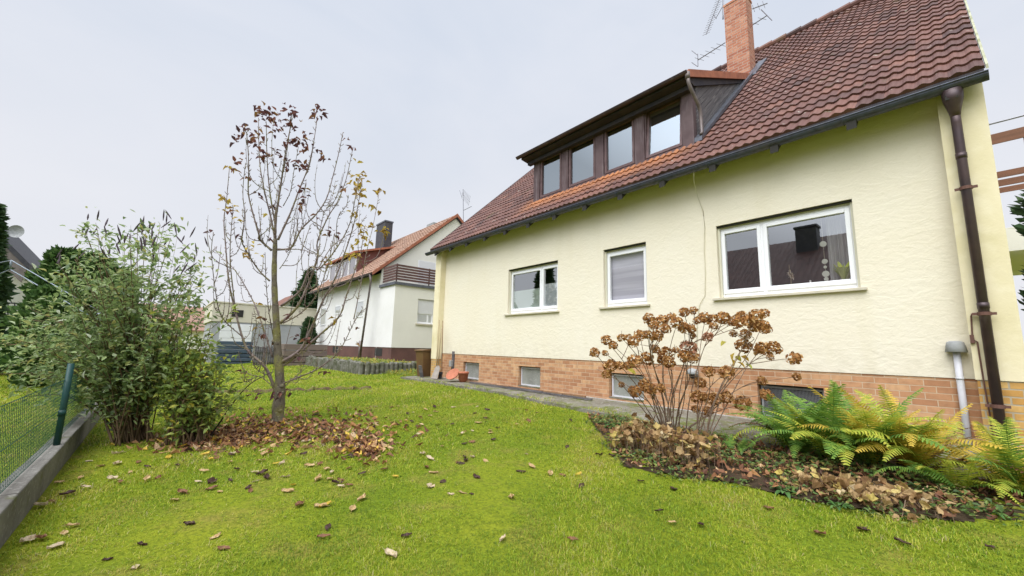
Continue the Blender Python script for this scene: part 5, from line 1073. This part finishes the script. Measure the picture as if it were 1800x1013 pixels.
def withered(pxs, n, label, seed, hi=.16, size=(.07, .12)):
    rs.seed(seed); pts = [ground(*p) for p in pxs]; c = sum(pts)/len(pts); t = thing('withered_perennial', c, label, 'dead plant'); mb = MB(); sb = MB()
    for k in range(n):
        b = pts[k % len(pts)]; p = b+np.array([rs.gauss(0, .13), rs.gauss(0, .11), 0]); hgt = max(.01, rs.uniform(.0, hi)); q = p+np.array([rs.gauss(0, .04), rs.gauss(0, .04), hgt]); L = rs.uniform(*size)
        broad(mb, q, (rs.gauss(0, 1), rs.gauss(0, 1)-.4, rs.gauss(-.1, .6)), L, L*rs.uniform(.7, 1), min(1, max(0, rs.gauss(.5, .28))), rs.uniform(-.6, 1.6)); mb.cur = 1; mb.tube([p, q], .0025, 3, False); mb.cur = 0
    mb.build('leaves', [M['dead'], M['hstem']], t)
withered([(1110, 795), (1140, 800), (1170, 810), (1200, 815), (1225, 820), (1130, 780)], 420, 'mound of curled tan and yellow leaves at the left point of the bed', 21, .33, (.055, .10))
withered([(1430, 860), (1470, 868), (1510, 880), (1550, 888), (1590, 890)], 340, 'low heap of withered brown leaves in front of the ferns', 22, .13, (.045, .085))
def leafy(px, py, n, L, label, seed):
    rs.seed(seed); b = ground(px, py); t = thing('leafy_plant', b, label, 'plant')
    for k in range(n):
        a = 6.28*k/n+rs.uniform(-.3, .3); mb = MB(); e = rs.uniform(.35, 1.3); random.seed(seed*50+k); plant_leaf(mb, b+np.array([.03*math.cos(a), .03*math.sin(a), .02]), (math.cos(a), math.sin(a), e), L*rs.uniform(.7, 1.1), L*.3, .6); mb.build('leaf', M['hosta'], t, True)
leafy(1080, 752, 12, .24, 'green strappy plant nearest the tip of the bed beside the path', 1)
leafy(1112, 752, 14, .26, 'dark green strappy leaved plant left of the hydrangea stems', 2)
leafy(1135, 760, 10, .20, 'smaller green strappy plant against the hydrangea stems', 3)
leafy(1380, 868, 12, .13, 'low bright green plant at the lawn edge between the two heaps of dead leaves', 4)
leafy(1475, 895, 12, .10, 'small green seedling clump in front of the brown leaf heap', 5)
leafy(1740, 905, 12, .12, 'small bright green clump at the right end of the bed edge', 6)
leafy(1060, 745, 8, .14, 'tiny green rosette at the far left corner of the bed', 7)
# uncountable cover
def scatter_bed(n):
    out = []
    while len(out) < n:
        x, y = rng.uniform(-5, 1.2), rng.uniform(-3.5, -1.38)
        if inside(BED, np.array([x]), np.array([y]))[0]: out.append((x, y, float(terr(x, y))+.035))
    return out
mb = MB(); rs.seed(4)
for x, y, z in scatter_bed(5000):
    if math.sin(x*3.1+1)*math.sin(y*4+x) < -.25: continue
    leaf(mb, np.array([x, y, z+rs.uniform(0, .05)]), (rs.gauss(0, 1), rs.gauss(0, 1), rs.uniform(-.2, .9)), rs.uniform(.025, .065), rs.uniform(.018, .04), None, .2)
for k in range(900):
    i = rs.randrange(1, 11); a, b_ = BED[i], BED[i+1]; u = rs.random(); x, y = a[0]+(b_[0]-a[0])*u+rs.gauss(0, .06), a[1]+(b_[1]-a[1])*u+rs.gauss(0, .07)-.02
    if math.sin(x*5.3)+math.sin(x*11+1) < -.3: continue
    leaf(mb, np.array([x, y, float(terr(x, y))+rs.uniform(.0, .035)]), (rs.gauss(0, 1), rs.gauss(0, 1), rs.uniform(0, 1.2)), rs.uniform(.02, .06), rs.uniform(.012, .03), None, .2)
M['cover'] = leafmat('bed_weed_leaf', [(0, (.05, .10, .03)), (.4, (.13, .22, .05)), (.7, (.24, .30, .07)), (.88, (.32, .27, .08)), (1, (.26, .14, .06))], .55, .3, .3)
o = mb.build('ground_cover', M['cover']); tag(o, 'small green weeds covering the flower bed', 'ground cover', kind='stuff')
M['litter'] = leafmat('fallen_leaf', [(0, (.06, .03, .022)), (.25, (.15, .062, .036)), (.5, (.30, .135, .065)), (.7, (.50, .27, .11)), (.84, (.62, .45, .28)), (.92, (.66, .40, .05)), (1, (.74, .52, .09))], .65, .2, .25)
mb = MB(); rs.seed(6)
def litter_leaf(mb, p, L, a, lift=1.0):
    az = rs.uniform(0, 6.28); leaf(mb, p, (math.cos(az), math.sin(az), rs.uniform(-.1, .45)*lift), L, L*rs.uniform(.45, .68), a, rs.uniform(-.5, .6))
for x, y, z in scatter_bed(1500): litter_leaf(mb, np.array([x, y, z+rs.uniform(0, .03)]), rs.uniform(.04, .09), min(.9, abs(rs.gauss(.4, .25))))
PC = [(540, 757, 85, 22), (470, 755, 60, 20), (600, 760, 55, 22), (430, 765, 45, 18), (640, 790, 30, 14), (395, 770, 30, 12), (550, 750, 130, 26), (330, 780, 60, 14)]
pile = []
for k in range(2100):
    c = PC[k % 8 if k % 8 < 8 else 0]; px, py = rs.gauss(c[0], c[2]*.72), rs.gauss(c[1], c[3]*.72)
    if py < 715: continue
    pile.append((px, py))
for px, py in pile:
    p = ground(px, py) if py < 1000 else None
    litter_leaf(mb, p+np.array([0, 0, .012+rs.uniform(0, .022)]), rs.uniform(.045, .125), min(1, max(0, rs.gauss(.50, .28))), 1.0)
o = mb.build('leaf_litter', M['litter']); tag(o, 'brown and tan fallen leaves heaped under the bare tree and in the bed', 'leaf litter', kind='stuff')
# single leaves out on the lawn
protos = []
KIND = [('tan', [(0, (.46, .29, .13)), (1, (.62, .45, .24))], 'tan curled fallen leaf lying on the grass'), ('dark', [(0, (.045, .022, .020)), (1, (.095, .045, .040))], 'dark brown fallen leaf lying on the grass'), ('brown', [(0, (.19, .085, .045)), (1, (.30, .15, .08))], 'reddish brown fallen leaf lying on the grass'), ('yellow', [(0, (.55, .36, .04)), (1, (.66, .47, .07))], 'bright yellow fallen leaf lying on the grass'), ('pale', [(0, (.56, .43, .28)), (1, (.66, .54, .38))], 'pale cream fallen leaf lying on the grass')]
for nm, stops, lab in KIND:
    m = leafmat('fallen_leaf_'+nm, stops, .6, .2, .25); L_ = []
    for j in range(4):
        mb = MB(); rs.seed(j*7+3)
        d = np.array([1.0, 0, .05]); i0 = 0; n = 6; cur = rs.uniform(.15, .6); tw = rs.uniform(-.3, .3)
        for k in range(n+1):
            t = k/n; w = .30*math.sin(math.pi*(t*.93+.05))**.8; lift = .05+cur*.30*(t-.5)**2+tw*.1*t; fold = .10+.14*rs.random()
            mb.v += [(t-.5, -w, lift+fold), (t-.5, 0, lift), (t-.5, w, lift+fold*rs.uniform(.3, 1.2))]
        for k in range(n):
            q = k*3; mb.face((q, q+1, q+4, q+3)); mb.face((q+1, q+2, q+5, q+4))
        mb.rnd = .5; mb.tube([(-.5, 0, .06), (-.68, .02, .05), (-.8, .0, .09)], .012, 4)
        o = mb.build('fallen_leaf', m); L_.append(o.data); bpy.data.objects.remove(o)
    protos.append(L_)
def put_leaf(px, py, kind, size, az=None, label=None, group='fallen leaves scattered over the lawn'):
    p = ground(px, py); o = bpy.data.objects.new('fallen_leaf', rs.choice(protos[kind])); COL.objects.link(o)
    o.location = Vector([float(v) for v in p])+Vector((0, 0, .012)); o.rotation_euler = (rs.uniform(-.2, .2), rs.uniform(-.2, .2), az if az is not None else rs.uniform(0, 6.28)); size *= rs.uniform(.75, 1.2); o.scale = (size, size*rs.uniform(.75, 1.2), size*rs.uniform(.4, 1.2))
    tag(o, label or KIND[kind][2], 'leaf', group); return o
rs.seed(12)
SPEC = [(70, 893, 4, .13, 'pale narrow leaf on the lawn close to the kerb wall', .9), (686, 980, 4, .11, 'large pale tan leaf standing up in the front middle of the lawn', .2), (714, 946, 1, .09, 'dark brown leaf just above the large pale tan leaf', 1.4), (248, 963, 1, .09, 'large dark leaf in the lower left of the lawn', .7), (332, 926, 1, .09, 'large dark leaf lying right of the other dark ones in the left front lawn', .9), (238, 1003, 4, .10, 'pale leaf with a long stalk at the bottom left of the lawn', .1), (296, 806, 3, .11, 'bright yellow leaf below the yellowing shrub', .0), (695, 841, 3, .08, 'bright yellow leaf alone in the middle of the lawn', .3), (1006, 952, 2, .08, 'reddish brown leaf in the front right lawn', 1.0), (1182, 922, 0, .07, 'tan leaf on the front lawn below the mound of tan leaves', .3), (813, 870, 0, .10, 'broad tan leaf in the centre of the lawn', .5), (306, 882, 0, .10, 'tan leaf with stalk in front of the shrubs', .4)]
for px, py, k, s, lab, az in SPEC:
    o = put_leaf(px, py, k, s, az, lab); del o['group']
FIX = [(94, 886, 2), (127, 925, 0), (67, 949, 2), (112, 944, 0), (375, 946, 0), (390, 967, 2), (320, 866, 2), (372, 852, 1), (372, 860, 2), (436, 862, 1), (438, 868, 2), (452, 850, 4), (465, 843, 1), (390, 866, 0), (255, 848, 0), (278, 844, 2), (115, 872, 1), (44, 957, 4), (95, 963, 4), (192, 987, 1), (504, 870, 0), (515, 855, 3), (580, 847, 0), (594, 853, 1), (562, 892, 0), (569, 890, 3), (573, 930, 1), (568, 946, 2), (621, 898, 0), (638, 880, 0), (762, 836, 0), (788, 872, 4), (827, 871, 1), (901, 880, 0), (914, 834, 1), (938, 821, 0), (887, 952, 4), (757, 859, 4), (756, 811, 4), (856, 811, 0), (815, 813, 1), (837, 842, 1), (782, 851, 1), (970, 834, 0), (635, 837, 1), (615, 829, 2), (672, 827, 2), (740, 800, 4), (773, 788, 0), (815, 782, 1), (797, 745, 1), (944, 728, 1), (862, 765, 0), (712, 750, 1), (736, 735, 2), (856, 724, 1), (838, 728, 1), (690, 780, 0), (1000, 790, 1), (1055, 800, 1), (1076, 801, 1), (1161, 900, 1), (1230, 925, 1), (1350, 895, 2), (1020, 855, 1), (1130, 850, 1), (1180, 860, 1), (990, 836, 2), (150, 862, 4), (145, 845, 0), (180, 820, 0), (195, 845, 4), (105, 850, 0), (210, 800, 4), (240, 812, 2), (255, 822, 1), (160, 812, 4), (225, 835, 0), (275, 790, 0), (310, 820, 1), (345, 850, 4), (355, 830, 0), (420, 828, 1), (460, 835, 1), (380, 810, 2), (455, 810, 0), (500, 838, 4), (540, 820, 0), (580, 832, 4), (600, 850, 2), (525, 890, 2), (1585, 960, 1), (1740, 965, 1), (1520, 935, 1), (1443, 945, 2)]
for px, py, k in FIX: put_leaf(px+rs.uniform(-4, 4), py+rs.uniform(-3, 3), k, rs.uniform(.08, .115) if py < 900 else rs.uniform(.065, .10))
for k in range(150):
    px, py = rs.gauss(600, 190), abs(rs.gauss(0, 55))+715
    if py > 890 or px < 190 or px > 1020 or py < 712: continue
    p = ground(px, py)
    if inside(BED, np.array([p[0]]), np.array([p[1]-.1]))[0] or p[1] > path_edge(p[0])-.1: continue
    put_leaf(px, py, rs.choice((0, 0, 0, 1, 1, 2, 2, 3, 4)), rs.uniform(.075, .115))

# ------------------------------------------------------------------ background trees
M['conifer'] = leafmat('dark_conifer_needles', [(0, (.02, .055, .024)), (.5, (.055, .11, .045)), (.85, (.11, .18, .07)), (1, (.16, .25, .11))], .65, .15, .2)
M['thuja'] = leafmat('thuja_green', [(0, (.04, .095, .03)), (.5, (.095, .19, .052)), (.85, (.17, .28, .085)), (1, (.26, .36, .13))], .65, .2, .2)
M['trunkd'] = mat('dark_conifer_trunk', (.06, .045, .035), .9, [(10, (.10, .08, .06), .4, .7)])
def conifer(name, base, H, R, label, n, m, size, shape='cone', z0=.05, cat='tree', seed=1, droop=.2):
    r6 = np.random.default_rng(seed); t = thing(name, base, label, cat); b = np.array(base, float)
    mb = MB(); mb.tube([b, b+np.array([0, 0, H*.5]), b+np.array([0, 0, H*.92])], [R*.11, R*.07, .02], 8); mb.build('trunk', M['trunkd'], t, True)
    f = r6.random(n)**(1.25 if shape == 'cone' else .9); a = r6.uniform(0, 2*np.pi, n)
    prof = (1-f)**.85 if shape == 'cone' else np.sqrt(np.clip(1-(2*f-1)**2*.93, 0, 1))*(1-.25*f)
    wob = 1+.22*np.sin(a*3+f*17)+.18*np.sin(a*5-f*29)
    r = R*prof*wob*np.sqrt(r6.uniform(.3, 1.05, n)); z = H*(z0+(1-z0)*f)
    P = b+np.stack([r*np.cos(a), r*np.sin(a), z-droop*r*.6], 1)
    out = np.stack([np.cos(a), np.sin(a), np.full(n, -.15 if shape == 'cone' else .9)], 1)+r6.normal(0, .45, (n, 3)); out /= np.linalg.norm(out, axis=1)[:, None]
    s = np.cross(out, r6.normal(0, 1, (n, 3))); s /= np.linalg.norm(s, axis=1)[:, None]; L = (size*r6.uniform(.6, 1.4, n))[:, None]
    V = np.stack([P-out*L*.3, P+s*L*.33+out*L*.2, P+out*L, P-s*L*.33+out*L*.25], 1).reshape(-1, 3); F = np.arange(n)[:, None]*4+np.array([0, 1, 2, 3])
    npmesh('crown', V, F, m, np.clip(r6.normal(.45, .22, n), 0, 1), t); return t
def gp(px, py, d): q = atD(px, py, d); return (float(q[0]), float(q[1]), 0.0)
for k, (px, top, d, R) in enumerate(((80, 434, 19, .95), (104, 438, 19.5, .95), (128, 442, 20, 1.0), (152, 452, 20.5, 1.1), (185, 470, 21, 1.2))):
    b = gp(px, 600, d); H = float(atD(px, top, d)[2]); conifer('thuja', b, H, R, ['tall thuja next to the gable house, leftmost of the hedge row', 'second thuja from the left in the hedge row', 'middle thuja of the hedge row behind the shrub', 'fourth thuja of the hedge row behind the shrub', 'last thuja on the right of the hedge row, mostly hidden by the shrub'][k], 5200, M['thuja'], .22, 'egg', .0, 'hedge tree', 30+k, 0)
b = gp(-62, 600, 15); conifer('conifer', b, float(atD(0, 348, 15)[2]), 1.0, 'dark conifer cut by the left edge of the photo', 9000, M['conifer'], .26, 'cone', .05, 'conifer', 41)
b = gp(8, 600, 21); conifer('ball_shrub', b, float(atD(8, 572, 21)[2]), .95, 'dark clipped round shrub at the far left beyond the fence', 2600, M['conifer'], .16, 'egg', 0, 'shrub', 42, 0)
b = gp(75, 600, 12.5); conifer('conifer', b, float(atD(75, 505, 12.5)[2]), .8, 'small yellow green conifer in front of the thuja hedge', 4500, M['thuja'], .15, 'egg', 0, 'conifer', 43, 0)
b = gp(533, 600, 46); conifer('spruce', b, float(atD(533, 474, 46)[2]), 2.9, 'distant dark spruce behind the white house eaves', 6500, M['conifer'], .55, 'cone', .05, 'spruce', 44)
b = gp(541, 600, 27); conifer('columnar_conifer', b, float(atD(541, 560, 27)[2]), .45, 'slim dark columnar conifer by the left end of the white house', 2500, M['conifer'], .2, 'egg', 0, 'conifer', 45, 0)
b = (1.60, 2.7, .4); conifer('conifer', b, 5.0, 1.02, 'dark conifer at the right edge in front of the timber balcony', 26000, M['conifer'], .13, 'egg', .22, 'conifer', 46, .25)
b = (1.05, .6, .35); conifer('evergreen_shrub', b, 1.35, .62, 'dark evergreen bush at the right edge below the conifer', 6000, M['conifer'], .10, 'egg', 0, 'shrub', 47, .1)
conifer('conifer', (-24.6, -17, 0), 9.6, 1.3, 'dark conifer mirrored at the right of the small left window', 6000, M['conifer'], .5, 'cone', .05, 'conifer', 48)
conifer('conifer', (-31.8, -18, 0), 8.8, 1.4, 'dark conifer mirrored at the left of the small left window', 6000, M['conifer'], .5, 'cone', .05, 'conifer', 49)
# weeds in front of the palisades and on the raised ground
mb = MB(); rs.seed(8)
for k in range(1500):
    x, y = rs.uniform(-15.9, -13.9), rs.uniform(-.6, 2.0); leaf(mb, np.array([x, y, float(terr(x, y))+rs.uniform(0, .12)]), (rs.gauss(0, .7), rs.gauss(0, .7), .7), rs.uniform(.05, .14), .03, None, .2)
for k in range(1400):
    x, y = rs.uniform(-22, -16.1), rs.uniform(-1.15, .7); leaf(mb, np.array([x, y, .77+rs.uniform(0, .06)]), (rs.gauss(0, .8), rs.gauss(0, .8), .4), rs.uniform(.06, .14), .04, None, .2)
o = mb.build('weeds', M['yshrub']); tag(o, 'yellowing weeds around the log palisades', 'weeds', kind='stuff')
# mossy soil ridge across the lawn behind the bare tree
mb = MB(); rs.seed(15); n = 60; rows = []
for k in range(n+1):
    g = ground(350+300*k/n, 691-8*k/n+.8*math.sin(k*.7)+rs.uniform(-.7, .7)); w = .22+.1*math.sin(k*.9)+rs.uniform(0, .12); hh = .04+.03*math.sin(k*1.3)+rs.uniform(0, .03)
    rows.append([g+np.array([w, 0, -.01]), g+np.array([w*.4, 0, hh]), g+np.array([-w*.4, 0, hh*.8]), g+np.array([-w, 0, -.01])])
for k in range(n):
    for j in range(3): mb.quad(rows[k][j], rows[k+1][j], rows[k+1][j+1], rows[k][j+1])
o = mb.build('soil_strip', mat('mossy_soil', (.085, .055, .03), .95, [(4, (.12, .13, .02), .45, .6), (11, (.16, .10, .05), .5, .7)], [(14, .8, .04)])); tag(o, 'low mossy soil ridge across the lawn behind the bare tree', 'soil strip', kind='structure')
